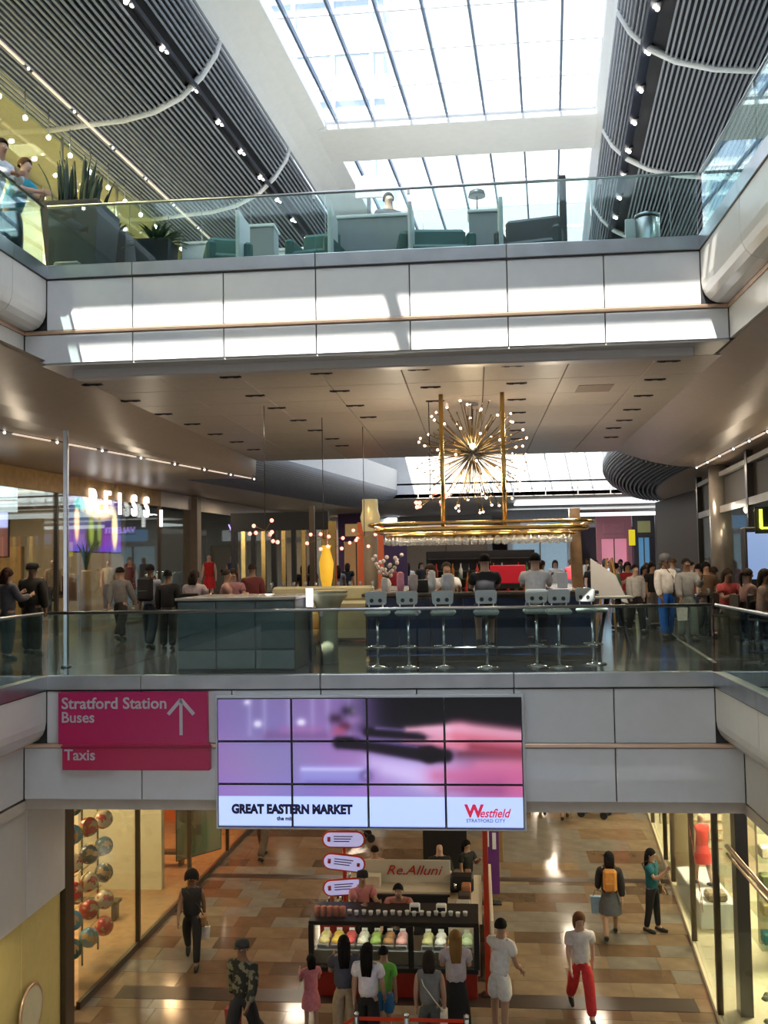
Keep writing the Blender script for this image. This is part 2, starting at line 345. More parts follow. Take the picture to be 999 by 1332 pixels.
# ---------- wings: smooth taupe soffits under the upper galleries
def sheet(n, pts_a, pts_b, mat, parent, th=.06):      # ruled surface between two polylines, thickened upward
    m = MB(); N = len(pts_a)
    A = [Vector(p) for p in pts_a]; B = [Vector(p) for p in pts_b]; U = Vector((0, 0, th))
    vs = A+B+[a+U for a in A]+[b+U for b in B]; fs = []
    for i in range(N-1): fs += [(i, i+1, N+i+1, N+i), (2*N+i, 3*N+i, 3*N+i+1, 2*N+i+1)]
    m.add(vs, fs, True); o = m.build(n, mat, parent); fixn(o.data); return o
wl = struct('ceiling_left', 'smooth taupe curved soffit over the left walkway', 'ceiling')
wr = struct('ceiling_right', 'smooth taupe curved soffit over the right walkway', 'ceiling')
def wing(par, s, edge, strip_x, out_x, y0, y1, zlow=4.22):
    n = 24; prev = None
    for j in range(7):
        t = j/6.0; pts = []
        for i in range(n+1):
            y = y0 + (y1-y0)*i/n; e = edge(y); sx = strip_x(y)
            x = e + (sx-e)*t; z = CZ+.02 - (CZ+.02-zlow)*sin(t*pi/2); pts.append((x, y, z))
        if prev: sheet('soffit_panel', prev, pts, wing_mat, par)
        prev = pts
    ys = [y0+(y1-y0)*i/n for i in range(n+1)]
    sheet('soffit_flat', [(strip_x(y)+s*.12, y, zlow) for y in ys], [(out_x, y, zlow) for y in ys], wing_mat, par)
    MB().tube([(strip_x(y)+s*.06, y, zlow+.09) for y in ys], .10, 6).build('light_channel', black, par)
sxL = lambda y: -8.35 + .19*(y-16.4) if y > 13 else -9.0+.1*(y-13)
sxR = lambda y: 5.72 + .045*(y-19)
wing(wl, -1, lambda y: -6.22 + (0 if y < 24 else 0), sxL, -16, 2, 27.4)
wing(wr, 1, lambda y: 3.62 + .02*(y-14), sxR, 12, 2, 27.4)
def strips_lights(par, xf, z, y0, y1, s, grp, lab, L=1.1, gap=.45, w=.032):
    y = y0; i = 0
    while y+L < y1:
        x0, x1 = xf(y), xf(y+L); t = thing('strip_light', lab + ', %s from the near end' % nth(i), 'light', (0, 0, 0), 0, grp)
        MB().obox((x0, y, z), (x1, y+L, z), w, .03).build('diffuser', striplight, t)
        e = xf(y+L+gap/2); MB().ball((e, y+L+gap/2, z-.005), .028, 8, 5).build('spot', stripspot, t); y += L+gap; i += 1
strips_lights(None, lambda y: sxL(y)-.06, 4.2, 12.2, 27.5, -1, 'strip lights over the left walkway', 'slim strip light in the left walkway soffit')
strips_lights(None, lambda y: sxR(y)+.06, 4.2, 12.2, 27.5, 1, 'strip lights over the right walkway', 'slim strip light in the right walkway soffit')
# ceiling of the middle level beyond the upper bridge: void y 27.6..44, far bridge
far_c = struct('ceiling_far', 'taupe ceilings of the far galleries and far bridge', 'ceiling')
edgeL = lambda y: -6.3 + .165*(y-27.6); edgeR = lambda y: 4.1 + 2.6*((y-27.6)/17)**2
ys = [27.4+1.0*i for i in range(18)]
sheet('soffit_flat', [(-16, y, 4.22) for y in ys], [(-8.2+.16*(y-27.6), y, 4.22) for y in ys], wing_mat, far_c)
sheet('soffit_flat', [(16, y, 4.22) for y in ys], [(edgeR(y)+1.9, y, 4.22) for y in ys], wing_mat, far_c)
MB().box(-16, 16, 44.5, 98, 4.6, 4.8).build('far_bridge_ceiling', M('far_ceiling', (.50, .47, .44), .6), far_c)
def slats_curved(n, xin, xout, zin, zout, ys, s, parent, N=14):
    m = MB()
    for j in range(N+1):
        t = j/N; pts = []
        for y in ys:
            a = xin(y); b = xout(y); ang = t*pi/2; pts.append((b+(a-b)*sin(ang), y, zin+(zout-zin)*cos(ang)))
        for p, q in zip(pts, pts[1:]): m.obox(p, q, .05, .09)
    m.build(n, slat_mat, parent, kind='stuff')
    for a, b in zip(ys, ys[1:]): pass
    back = []
    for j in range(9):
        ang = j/8*pi/2; back.append([(xout(y)+(xin(y)-xout(y))*sin(ang), y, zin+(zout-zin)*cos(ang)+.10) for y in ys])
    for a, b in zip(back, back[1:]): sheet('slat_backing', a, b, slat_back, parent, .03)
sl = struct('soffit_far_left', 'grey slatted curved soffit edge beyond the bridge at the left', 'soffit'); sr = struct('soffit_far_right', 'grey slatted curved soffit edge beyond the bridge at the right', 'soffit')
slats_curved('slats', edgeL, lambda y: edgeL(y)-1.9, 4.95, 4.25, ys, -1, sl, 18)
slats_curved('slats', edgeR, lambda y: edgeR(y)+1.9, 4.95, 4.25, ys, 1, sr, 18)
wcap = M('white_void_edge', (.95, .96, .97), .4, var=.02)
sheet('edge_fascia', [(edgeL(y), y, 4.93) for y in ys], [(edgeL(y)+.05, y, 5.9) for y in ys], wcap, sl, .03)
sheet('edge_fascia', [(edgeR(y), y, 4.93) for y in ys], [(edgeR(y)-.05, y, 5.9) for y in ys], wcap, sr, .03)
fb = struct('wall_far_bridge', 'bright white front of the far bridge under the skylight', 'bridge front')
for i in range(8): MB().cbox(-4+1.45*i+.01, -4+1.45*(i+1)-.01, 44.5, 44.6, 5.3, 7.0, .01).build('upper_panel', wcap, fb); MB().cbox(-4+1.45*i+.01, -4+1.45*(i+1)-.01, 44.5, 44.6, 4.62, 5.22, .01).build('lower_panel', wcap, fb)
MB().box(-16, -4, 44.5, 44.6, 4.6, 7.2).build('side_wall', white, fb); MB().box(7.6, 16, 44.5, 44.6, 4.6, 7.2).build('side_wall', white, fb)
# upper floor beyond the void (left and right galleries) so the void has real sides
slab('floor_upper_far', [(-16, -6.6, 27.4, 44.5), (7, 16, 27.4, 44.5), (-16, 16, 44.6, 60)], 6.0, .3, upper_stone, 'upper level floor beyond the second void')
# ---------- lower ceiling (underside of the middle bridge and galleries)
cb = struct('ceiling_lower', 'pale ceiling of the lower mall under the middle bridge', 'ceiling')
MB().box(XL2-.02, XR2+.02, D+.1, 50, -1.72, -1.56).build('ceiling_slab', ceil_mat, cb)
MB().box(-16, XL2-.02, -2, 50, -1.75, -1.6).build('ceiling_slab', ceil_mat, cb); MB().box(XR2+.02, 12, -2, 50, -1.75, -1.6).build('ceiling_slab', ceil_mat, cb)
# ---------- roof: slatted soffits, white edges, skylight (turned to follow the mall)
def RX(x0, y): return x0 + .075*(y-18.1)
profL = [(-8.25, 10.42), (-7.24, 10.5), (-6.7, 10.53), (-6.08, 10.66), (-5.53, 10.92), (-5.12, 11.31), (-4.84, 11.72), (-4.76, 11.98)]
profR = [(6.15, 10.70), (5.25, 10.75), (4.63, 10.82), (3.94, 11.01), (3.46, 11.28), (3.12, 11.63), (2.91, 12.03)]
def resample(pr, step):
    P = [Vector((a, b)) for a, b in pr]; L = [0]
    for a, b in zip(P, P[1:]): L.append(L[-1]+(b-a).length)
    n = int(L[-1]/step); out = []
    for i in range(n+1):
        s = L[-1]*i/n; k = max(j for j in range(len(L)) if L[j] <= s+1e-9); k = min(k, len(P)-2)
        t = (s-L[k])/(L[k+1]-L[k]); out.append((P[k].lerp(P[k+1], t), (P[k+1]-P[k]).normalized()))
    return out
def soffit(n, prof, s, lab, lights, bays):
    w = struct(n, lab, 'soffit')
    rs = resample(prof, .098)
    # light channel position along the arc: the section nearest z = 11
    def inch(p): return lights[0] < p.z_ < lights[1]
    for (ya, yb) in bays:
        m = MB(); ch = []
        for (p, t) in rs:
            if lights[0] < p.y < lights[1]: ch.append(p); continue
            nrm = Vector((-t.y, t.x)) ; nrm = nrm if nrm.y < 0 else -nrm
            m.obox((RX(p.x, ya+.06), ya+.06, p.y), (RX(p.x, yb-.06), yb-.06, p.y), .042, .05, (nrm.x, 0, -nrm.y) if 0 else (nrm.x, 0, nrm.y))
        m.build('slats', slat_mat, w, kind='stuff')
        # rib at the start of the bay
        rp = [Vector((RX(a, ya), ya, b-.02)) for a, b in prof]; MB().tube(rp, .07, 8).build('rib', M('rib_white', (.9, .92, .94), .4, var=0), w)
    y0, y1 = bays[0][0], bays[-1][1]; up_ = .07
    for (a, b) in zip(prof, prof[1:]):
        A = Vector(a); B = Vector(b); t = (B-A).normalized(); nr = Vector((-t.y, t.x)); nr = nr if nr.y > 0 else -nr
        if abs(nr.y) < .3: nr = Vector((s*abs(nr.x), nr.y)).normalized()
        q = [A+nr*up_, B+nr*up_, B+nr*(up_+.05), A+nr*(up_+.05)]
        MB().add([(RX(v.x, y), y, v.y) for y in (y0, y1) for v in q], [(0,1,2,3),(7,6,5,4),(0,4,5,1),(1,5,6,2),(2,6,7,3),(3,7,4,0)]).build('soffit_backing', slat_back, w)
    return w, ch
bays = [(-3+5.27*i-5.2+3.33, -3+5.27*(i+1)-5.2+3.33) for i in range(0, 6)]
bays = [(10.3, 13.0)] + [(13.0+5.1*i, 13.0+5.1*(i+1)) for i in range(0, 4)]
wL, chL = soffit('ceiling_soffit_left', profL, -1, 'dark slatted barrel soffit with white ribs over the upper left gallery', (11.03, 11.24), bays)
wR, chR = soffit('ceiling_soffit_right', profR, 1, 'dark slatted barrel soffit with white ribs over the upper right gallery', (11.16, 11.38), bays)
chan = M('light_channel_blue', (.03, .035, .06), .4)
def lamps(pos, s, lab, grp, w):
    for i_, y in enumerate([13.7+1.5*i for i in range(-2, 10)]):
        x = RX(pos[0], y); t = thing('recessed_spotlight', lab + ', %s from the near end' % nth(i_), 'light', (x, y, pos[1]), 0, grp)
        MB().cbox(-.10, .10, -.14, .14, -.01, .05, .01).build('housing', dark_metal, t)
        MB().ball((-.03, -.05, -.02), .042, 8, 5).ball((.04, .05, -.02), .042, 8, 5).build('lamp', lampw, t)
    ya, yb = bays[0][0], bays[-1][1]
    MB().obox((RX(pos[0], ya), ya, pos[1]+.03), (RX(pos[0], yb), yb, pos[1]+.03), .34, .06, (s*.6, 0, .8)).build('light_channel', chan, w)
lamps((-5.30, 11.10), 1, 'twin spotlight in the left roof soffit', 'spotlights in the left roof soffit', wL)
lamps((3.42, 11.27), -1, 'twin spotlight in the right roof soffit', 'spotlights in the right roof soffit', wR)
strips_lights(None, lambda y: RX(-7.36, y), 10.42, 11, 27, -1, 'strip lights in the upper left soffit', 'slim strip light in the dark upper soffit', 1.35, .3, .04)
# white inner edges of the skylight
rf = struct('skylight', 'white framed glass roof over the atrium', 'skylight')
yA, yB = bays[0][0], bays[-1][1]
for pr in (((-4.78, 11.95), (-4.60, 12.15), (-4.25, 12.36), (-3.85, 12.5), (-3.85, 12.75)), ((2.93, 12.0), (2.86, 12.25), (2.74, 12.5), (2.74, 12.75))):
    for a, b in zip(pr, pr[1:]):
        sheet('curb_panel', [(RX(a[0], y), y, a[1]) for y in (yA, 15, 25, 32, yB)], [(RX(b[0], y), y, b[1]) for y in (yA, 15, 25, 32, yB)], white, rf, .04)
GZ = 12.66
mx = [-3.54+.905*i for i in range(8)]; mull = M('mullion_blue_grey', (.16, .22, .32), .4, .4)
for i, x in enumerate(mx):
    MB().obox((RX(x, 11.2), 11.2, GZ-.05), (RX(x, 23.2), 23.2, GZ-.05), .05, .14).build('mullion', mull, rf)
    MB().obox((RX(x, 25.3), 25.3, GZ-.05), (RX(x, 43.2), 43.2, GZ-.05), .05, .14).build('mullion', mull, rf)
edges = [-3.85] + mx + [2.74]
purl = [11.0+1.525*i for i in range(9)]; purl2 = [25.2+2.25*i for i in range(9)]
for y in purl+purl2[1:]: MB().obox((RX(-3.85, y), y, GZ+.0), (RX(2.74, y), y, GZ+.0), .03, .05).build('purlin', M('purlin_pale', (.6, .62, .66), .4), rf)
for ya, yb in list(zip(purl, purl[1:])) + list(zip(purl2, purl2[1:])):
    for a, b in zip(edges, edges[1:]):
        MB().add([(RX(a+.02, ya), ya+.02, GZ+.03), (RX(b-.02, ya), ya+.02, GZ+.03), (RX(b-.02, yb), yb-.02, GZ+.03), (RX(a+.02, yb), yb-.02, GZ+.03)], [(0, 1, 2, 3)]).build('glass_pane', roof_glass, rf)
MB().cbox(-4.3, 4.0, 23.25, 25.2, GZ-.25, GZ+.1, .03).build('cross_beam', white, rf)
MB().cbox(-4.3, 4.9, 43.2, 44.4, GZ-.25, GZ+.1, .03).build('cross_beam', white, rf)
# unseen roof added to shape the sun over the near void: blocking bands and frosted panes, two clear slots let the sun onto the bridge front
MB().box(-12, 9, 8.24, 11.0, GZ, GZ+.08).build('roof_band', white, rf)
MB().box(-12, 9, 7.83, 7.96, GZ, GZ+.05).build('roof_band', white, rf)
for i in range(16):
    for j in range(5): MB().box(-9.5+.9*i, -9.5+.9*(i+1), -2.3+1.972*j, -2.3+1.972*(j+1), GZ, GZ+.02).build('frosted_pane', frosted, rf)
MB().box(-3.0, -2.82, 7.5, 8.3, GZ, GZ+.1).build('mullion', mull, rf)
for s, x0, x1 in ((-1, -18, -9.5), (1, 5.9, 16)): MB().box(x0, x1, -8, 50, 10.9, 11.1).build('roof_slab', white, rf)
MB().box(-14, -4.7, 10.9, 50, 12.75, 12.9).build('roof_slab', white, rf); MB().box(5.4, 14, 10.9, 50, 12.75, 12.9).build('roof_slab', white, rf); MB().box(-14, -9.5, -8, 10.9, 12.75, 12.9).build('roof_slab', white, rf); MB().box(4.9, 14, -8, 10.9, 12.75, 12.9).build('roof_slab', white, rf)
MB().box(-14, 14, -8, -2.3, 12.75, 12.9).build('roof_slab', white, rf)
# end walls behind the camera and outer walls
bw = st(MB().box(-16, 12, -8.2, -8, -5.6, 12.8).build('wall_back', beige_panel), 'plain wall closing the mall behind the viewer', 'wall')
ow = struct('wall_outer', 'outer walls and roof closing the mall on both sides', 'wall')
MB().box(-18.4, -18.2, -8, 100, -5.6, 13).build('side_wall', beige_panel, ow); MB().box(16, 16.2, -8, 100, -5.6, 13).build('side_wall', beige_panel, ow)
MB().box(-18.4, 16.2, 44.4, 100, 12.8, 13).build('roof_slab', white, ow); MB().box(-18.4, -14, -8, 44.4, 12.8, 13).build('roof_slab', white, ow); MB().box(14, 16.2, -8, 44.4, 12.8, 13).build('roof_slab', white, ow); MB().box(-18.4, 16.2, 100, 100.2, -5.6, 13).build('end_wall', beige_panel, ow)
# pale building outside, seen through the roof at the left
tw = thing('office_building', 'pale banded office block seen through the glass roof at the left', 'building', (-22, 62, 0))
gl_ = M('far_window_glass', (.45, .54, .68), .2); pb = M('far_concrete', (.9, .92, .95), .7)
for i in range(12):
    z = 22+3.4*i; MB().box(0, 17, 0, 10, z, z+1.5).build('floor_band', pb, tw)
    MB().box(.3, 16.7, .3, 9.7, z+1.5, z+3.4).build('window_band', gl_, tw)
    for k in range(7): MB().box(.2+2.6*k, .45+2.6*k, .05, .3, z+1.5, z+3.4).build('column', pb, tw)
MB().box(0, 17, 0, 10, 0, 22).build('base', pb, tw)
# ---------- balustrades
def balustrade(lab, pts, z, joints=None, side=None, rail_r=.022, h=1.1):
    t = thing('glass_balustrade', lab, 'balustrade')
    a, b = Vector(pts[0]), Vector(pts[1]); d = (b-a).normalized(); L = (b-a).length
    js = [0]+(joints or [2.6*i for i in range(1, int(L/2.6)+1)])+[L]
    for p, q in zip(js, js[1:]):
        if q-p < .1: continue
        A = a+d*(p+.012); B = a+d*(q-.012)
        MB().obox((A.x, A.y, z+.18+(h-.2)/2), (B.x, B.y, z+.18+(h-.2)/2), .012, h-.2).build('glass_pane', balu_glass, t)
    MB().tube([(a.x, a.y, z+h), (b.x, b.y, z+h)], rail_r, 10).build('handrail', steel, t)
    for p in js[1:-1]: A = a+d*p; MB().obox((A.x, A.y, z+h-.09), (A.x, A.y, z+h-.02), .04, .03).build('clamp', steel, t)
    return t
ju = [ay(px, 300, D).x - XL for px in (408, 532, 783)]
jm = [ay(px, 850, D).x - XL for px in (418, 543, 800)]
balustrade('glass balustrade with steel handrail along the upper bridge', [(XL, D+.04, 0), (XR, D+.04, 0)], 6.0, ju)
balustrade('glass balustrade with steel handrail along the middle bridge', [(XL, D+.04, 0), (XR, D+.04, 0)], 0.0, jm)
for z, nm in ((6.0, 'upper'), (0.0, 'middle')):
    balustrade(f'glass balustrade along the {nm} gallery edge at the left', [(XL-.05, -2, 0), (XL-.05, D, 0)], z)
    balustrade(f'glass balustrade along the {nm} gallery edge at the right', [(XR+.05, -2, 0), (XR+.05, D, 0)], z)
# far balustrades of the upper level
balustrade('far glass balustrade behind the upper bridge cafe', [(-6.4, 27.2, 0), (5, 27.2, 0)], 6.0)
# ================================================================== PEOPLE
SKINS = {}
def skin_job(key, V, E, Rr, root, flat=None, sub=1, puff=0):
    """grow a surface over a joint skeleton; key shares meshes between figures in the same pose"""
    if key in SKINS: return SKINS[key]
    me = bpy.data.meshes.new('skeleton'); me.from_pydata([tuple(v) for v in V], E, [])
    o = bpy.data.objects.new('scratch', me); TMP.collection.objects.link(o)
    md = o.modifiers.new('skin', 'SKIN'); md.use_smooth_shade = True; md.branch_smoothing = .5
    o.data.skin_vertices[0].data[root].use_root = True
    for i, r in enumerate(Rr): o.data.skin_vertices[0].data[i].radius = (r*1.2, r*1.2) if not hasattr(r, '__len__') else (r[0]*1.2, r[1]*1.2)
    sb = o.modifiers.new('sub', 'SUBSURF'); sb.levels = sub; sb.render_levels = sub
    out = bpy.data.meshes.new('body')
    def fl(m, flat=flat):
        if puff:
            ns_ = [v.normal.copy() for v in m.vertices]
            for v, n_ in zip(m.vertices, ns_): v.co = v.co+n_*puff
        if not flat: return
        a, b, k, hd = flat
        d = b-a; L2 = d.dot(d)
        for v in m.vertices:
            p = v.co; t = (p-a).dot(d)/L2
            if -.12 < t < 1.08:
                c = a+d*max(0, min(1, t)); o_ = p-c
                fd = Vector((0, 1, 0)); fd = (fd-d*(fd.dot(d)/L2)); 
                if fd.length < .2: continue
                fd.normalize(); w = max(0, min(1, (.30-abs(o_.x))/.06)); w *= max(0, min(1, (t+.12)/.12))
                if abs(o_.dot(fd)) < .22: v.co = p - fd*(o_.dot(fd)*(1-k)*w)
    JOBS.append((o, out, fl)); SKINS[key] = out; return out
CAMO = (.075, .075, .055)
SKINTONES = {'pale': (.62, .40, .30), 'mid': (.42, .25, .17), 'brown': (.20, .11, .07), 'dark': (.09, .05, .035)}
def clothm(c): 
    c = tuple(c)
    if c == CAMO:
        m = M('cloth_camouflage', c, .85, var=.75, scale=9); m.node_tree.nodes['Color Ramp'].color_ramp.interpolation = 'CONSTANT'; m.node_tree.nodes['Color Ramp'].color_ramp.elements[1].position = .52; m.node_tree.nodes['Color Ramp'].color_ramp.elements[1].color = (.17, .155, .11, 1); return m
    n = 'cloth_%02x%02x%02x' % tuple(int(v*255) for v in c); return M(n, c, .85, var=.12, scale=14, bump=.15)
POSES = dict(
 stand=dict(), walk=dict(lt=24, lk=4, rt=-20, rk=22, la=-22, ra=24, le=18, re=22), walk2=dict(lt=-18, lk=28, rt=22, rk=3, la=20, ra=-20, le=25, re=14),
 slow=dict(lt=10, lk=2, rt=-10, rk=12, la=-8, ra=10, le=12, re=16), phone=dict(ra=42, re=95, la=8, le=14, lt=6, rt=-5, rk=5),
 hold=dict(la=30, le=85, ra=28, re=80), lean=dict(lean=14, la=50, le=40, ra=50, re=45), reach=dict(lean=8, la=62, le=25, ra=12, re=30),
 rail=dict(lean=24, la=34, le=54, ra=34, re=52), bend=dict(lean=40, la=30, le=22, ra=30, re=28, ab=16), hip=dict(ra=-18, re=75, ab=22, la=6),
 sit=dict(lt=82, rt=78, lk=80, rk=76, la=32, le=72, ra=36, re=66, lean=6), stool=dict(lt=64, rt=58, lk=84, rk=66, la=44, le=62, ra=48, re=60, lean=9),
 serve=dict(lean=10, la=40, le=70, ra=35, re=75), eat=dict(la=38, le=98, ra=14, re=24, lt=6, rt=-6), chat=dict(la=30, le=105, ra=8, re=18, lt=-4, rt=8))
def person(label, loc, face=0, h=1.72, pose='stand', top=(.5, .5, .5), sleeve='short', bottom='trousers', bcol=(.05, .05, .06), tone='pale', hair='short', hcol=(.03, .02, .015),
           group=None, detail=1, seat=None, name='person', build=1.0, skirt=None, shoe=(.03, .03, .03), dress=None, hat=None):
    """face: degrees turned from facing the viewer (-y), counter-clockwise seen from above"""
    P = dict(lt=3, rt=-3, lk=2, rk=4, la=3, ra=-3, le=10, re=12, ab=9, lean=0); P.update(POSES[pose]); S = h/1.75
    t = thing(name, label, 'person', loc, R(face), group)
    t.scale = (S*build, S*build, S)
    lean = R(P['lean']); seated = pose in ('sit', 'stool')
    def leg(s, th, kn):
        hip = Vector((s*.092, 0, 0)); kne = hip+Vector((s*.012, -sin(R(th))*.43, -cos(R(th))*.43)); a = R(th-kn)
        ank = kne+Vector((0, -sin(a)*.42, -cos(a)*.42)); return hip, kne, ank, a
    lh = leg(1, P['lt'], P['lk']); rh = leg(-1, P['rt'], P['rk'])
    pz = (seat/S+.10) if seated else .085-min(lh[2].z, rh[2].z)
    base = Vector((0, 0, pz))
    def sp(x, y, z): # point on the trunk, leaning about the pelvis
        z -= .93; return base+Vector((x, y*cos(lean)-z*sin(lean), y*sin(lean)+z*cos(lean)))
    pel, wai, che, nb, nk = sp(0, 0, .95), sp(0, 0, 1.08), sp(0, .0, 1.28), sp(0, .005, 1.43), sp(0, 0, 1.50)
    hl = min(lean, .35)*.6; hb = nk
    def hp(y, z): return hb+Vector((0, y*cos(hl)-z*sin(hl), y*sin(hl)+z*cos(hl)))
    V = [pel, wai, che, nb, nk, hp(-.01, .075), hp(.0, .15), hp(.005, .215)]; Rr = [.118, .104, .122, .066, .048, .072, .092, .070]
    E = [(0, 1), (1, 2), (2, 3), (3, 4), (4, 5), (5, 6), (6, 7)]
    V += [hp(-.085, .10), hp(-.106, .112)]; Rr += [.016, .012]; E += [(6, 8), (8, 9)]        # nose
    arms = []
    for s, an, el in ((1, P['la'], P['le']), (-1, P['ra'], P['re'])):
        sh = sp(s*.175, 0, 1.385); ab = R(P['ab']); a = R(an)+lean*.3
        d1 = Vector((s*sin(ab), -sin(a)*cos(ab), -cos(a)*cos(ab))); el_ = sh+d1*.285
        a2 = a+R(el); ab2 = (ab*.2 if el < 60 else -ab*1.2) if pose != 'rail' else R(-48); d2 = Vector((s*sin(ab2), -sin(a2)*cos(ab2), -cos(a2)*cos(ab2))); wr_ = el_+d2*.245; pm = wr_+d2*.075
        arms.append((s, sh, el_, wr_, pm, d2))
        k = len(V); V += [sh, el_, wr_, pm]; Rr += [.052, .040, .028, (.034, .022)]; E += [(3, k), (k, k+1), (k+1, k+2), (k+2, k+3)]
        if detail:
            side = d2.cross(Vector((1, 0, 0))).normalized() if abs(d2.x) < .9 else Vector((0, 1, 0)); pin = Vector((-s, 0, 0))
            for f in range(4):
                b = pm+side*(f-1.5)*.019+d2*.02; m_ = b+d2*.034+pin*.006; e_ = m_+(d2*.8+pin*.6).normalized()*(.034-.004*abs(f-1.3)); q = len(V)
                V += [b, m_, e_]; Rr += [.010, .0088, .007]; E += [(k+3, q), (q, q+1), (q+1, q+2)]
            b = wr_+d2*.03-side*.028+pin*.006; e_ = b+(d2*.6-side*.6+pin*.3).normalized()*.045; q = len(V)
            V += [b, e_]; Rr += [.012, .009]; E += [(k+2, q), (q, q+1)]
    legs = []
    for s, (hip, kne, ank, a) in ((1, lh), (-1, rh)):
        k = len(V); hip, kne, ank = base+hip, base+kne, base+ank; fa = min(0, a*.5) if not seated else 0
        he = ank+Vector((0, .045, -.03)); bl = ank+Vector((0, -.11*cos(fa), -.045+.11*sin(fa))); to = ank+Vector((0, -.17*cos(fa), -.055+.17*sin(fa)))
        V += [hip, kne, ank, bl, to]; Rr += [.088, .056, .038, .032, .024]; E += [(0, k), (k, k+1), (k+1, k+2), (k+2, k+3), (k+3, k+4)]; legs.append((s, hip, kne, ank, bl, to, he))
    fl = (pel, nb, .74, 0); key = (pose, seat if seated else 0, round(S, 2) if seated else 0, detail)
    inst('body', skin_job(('body',)+key, V, E, Rr, 0, fl), t, mat=None).data.materials.clear() if 0 else None
    def put(nm, me, mat, lab=None, parent=t):
        if not me.materials: me.materials.append(mat)
        o = inst(nm, me, parent, mat=mat, label=lab); return o
    body = put('body', skin_job(('body',)+key, V, E, Rr, 0, fl), M('skin_'+tone, SKINTONES[tone], .5, var=.04))
    # face
    if detail:
        sc_ = M('eye_white', (.7, .7, .68), .3, var=0); m = MB()
        for s in (1, -1): c = hp(-.086, .128)+Vector((s*.030, 0, 0)); m.ball(c, .011, 6, 4)
        k2 = ('eyes', key)
        if k2 not in SKINS: SKINS[k2] = m.mesh('eyes', sc_)
        inst('eye', SKINS[k2], t)
        k2 = ('mouth', key)
        if k2 not in SKINS: c = hp(-.072, .058); SKINS[k2] = MB().ball(c, .02, 8, 4, sx=1.1, sy=.6, sz=.35).mesh('mouth', M('lips', (.35, .12, .10), .5, var=0))
        inst('mouth', SKINS[k2], t)
        for s in (1, -1):
            k2 = ('ear', key, s)
            if k2 not in SKINS: c = hp(.01, .11)+Vector((s*.09, 0, 0)); SKINS[k2] = MB().ball(c, .022, 6, 5, sx=.4, sy=.7, sz=1.2).mesh('ear', MATS['skin_'+tone])
            inst('ear', SKINS[k2], t, mat=MATS['skin_'+tone])
    # top
    def garment(kind):
        if kind == 'top':
            v = [sp(0, 0, .875), sp(0, 0, 1.08), sp(0, 0, 1.28), sp(0, .005, 1.425), sp(0, 0, 1.46)]; r = [.148, .138, .152, .098, .066]; e = [(0, 1), (1, 2), (2, 3), (3, 4)]
            for (s, sh, el_, wr_, pm, d2) in arms:
                k = len(v)
                if sleeve == 'none': v += [sh]; r += [.064]; e += [(3, k)]
                elif sleeve == 'short': m_ = sh.lerp(el_, .62); v += [sh, m_]; r += [.074, .062]; e += [(3, k), (k, k+1)]
                else: v += [sh, el_, wr_.lerp(el_, .08)]; r += [.074, .056, .044]; e += [(3, k), (k, k+1), (k+1, k+2)]
            return v, e, r
        if kind in ('trousers', 'shorts', 'leggings'):
            lo = kind == 'leggings'; v = [sp(0, 0, 1.05), sp(0, 0, .92)]; r = [.138, .148]; e = [(0, 1)]
            for (s, hip, kne, ank, bl, to, he) in legs:
                k = len(v)
                if kind == 'shorts': v += [hip, hip.lerp(kne, .95)]; r += [.108, .095]; e += [(1, k), (k, k+1)]
                else: v += [hip, kne, ank+Vector((0, 0, .01))]; r += [.1, .066, .048] if lo else [.108, .080, .072]; e += [(1, k), (k, k+1), (k+1, k+2)]
            return v, e, r
    f2 = (sp(0, 0, .93), nb, .80, 0)
    v, e, r = garment('top'); 
    if dress: put('dress', skin_job(('top', sleeve)+key, v, e, r, 0, f2, 1, .014), clothm(top))
    else: put('top', skin_job(('top', sleeve)+key, v, e, r, 0, f2, 1, .014), clothm(top))
    if bottom in ('trousers', 'shorts', 'leggings'):
        v, e, r = garment(bottom); put(bottom if bottom != 'top' else 'trousers', skin_job((bottom,)+key, v, e, r, 0, (sp(0,0,.9), sp(0,0,1.02), .85, 0), 1, .006), clothm(bcol))
    else:   # skirt or dress skirt: a flared shell around the thighs, following them
        L = {'skirt': .45, 'long_skirt': .80, 'mini': .33}[bottom]
        kk = ('skirt', bottom)+key
        if kk not in SKINS:
            m = MB(); n = 16; vs = []; fs = []; rows = 5
            mid = (legs[0][2]+legs[1][2])/2
            for i in range(rows+1):
                f = i/rows
                if seated: c = sp(0, 0, 1.0).lerp(mid, f); 
                else: c = sp(0, 0, 1.0)+Vector((0, 0, -L*f))
                rr = .135+.055*min(1, f*1.6)+.03*f
                for q in range(n): an = 2*pi*q/n; vs.append(c+Vector((rr*cos(an)*1.05, rr*sin(an)*.86*(1+.25*f), .006*sin(an*5)*f)))
            for i in range(rows):
                for q in range(n): fs.append((i*n+q, (i+1)*n+q, (i+1)*n+(q+1) % n, i*n+(q+1) % n))
            m.add(vs, fs, True); SKINS[kk] = m.mesh('skirt', None)
        put('skirt', SKINS[kk], clothm(bcol))
    # shoes
    for (s, hip, kne, ank, bl, to, he) in legs:
        kk = ('shoe', s)+key
        if kk not in SKINS:
            m = MB(); m.tube([he+Vector((0, .02, .0)), he+Vector((0, -.05, .004)), bl, to+Vector((0, -.03, .0))], [.038, .048, .046, .028], 8); SKINS[kk] = m.mesh('shoe', None)
        put('shoe', SKINS[kk], clothm(shoe))
    # hair
    kk = ('hair', hair)+key
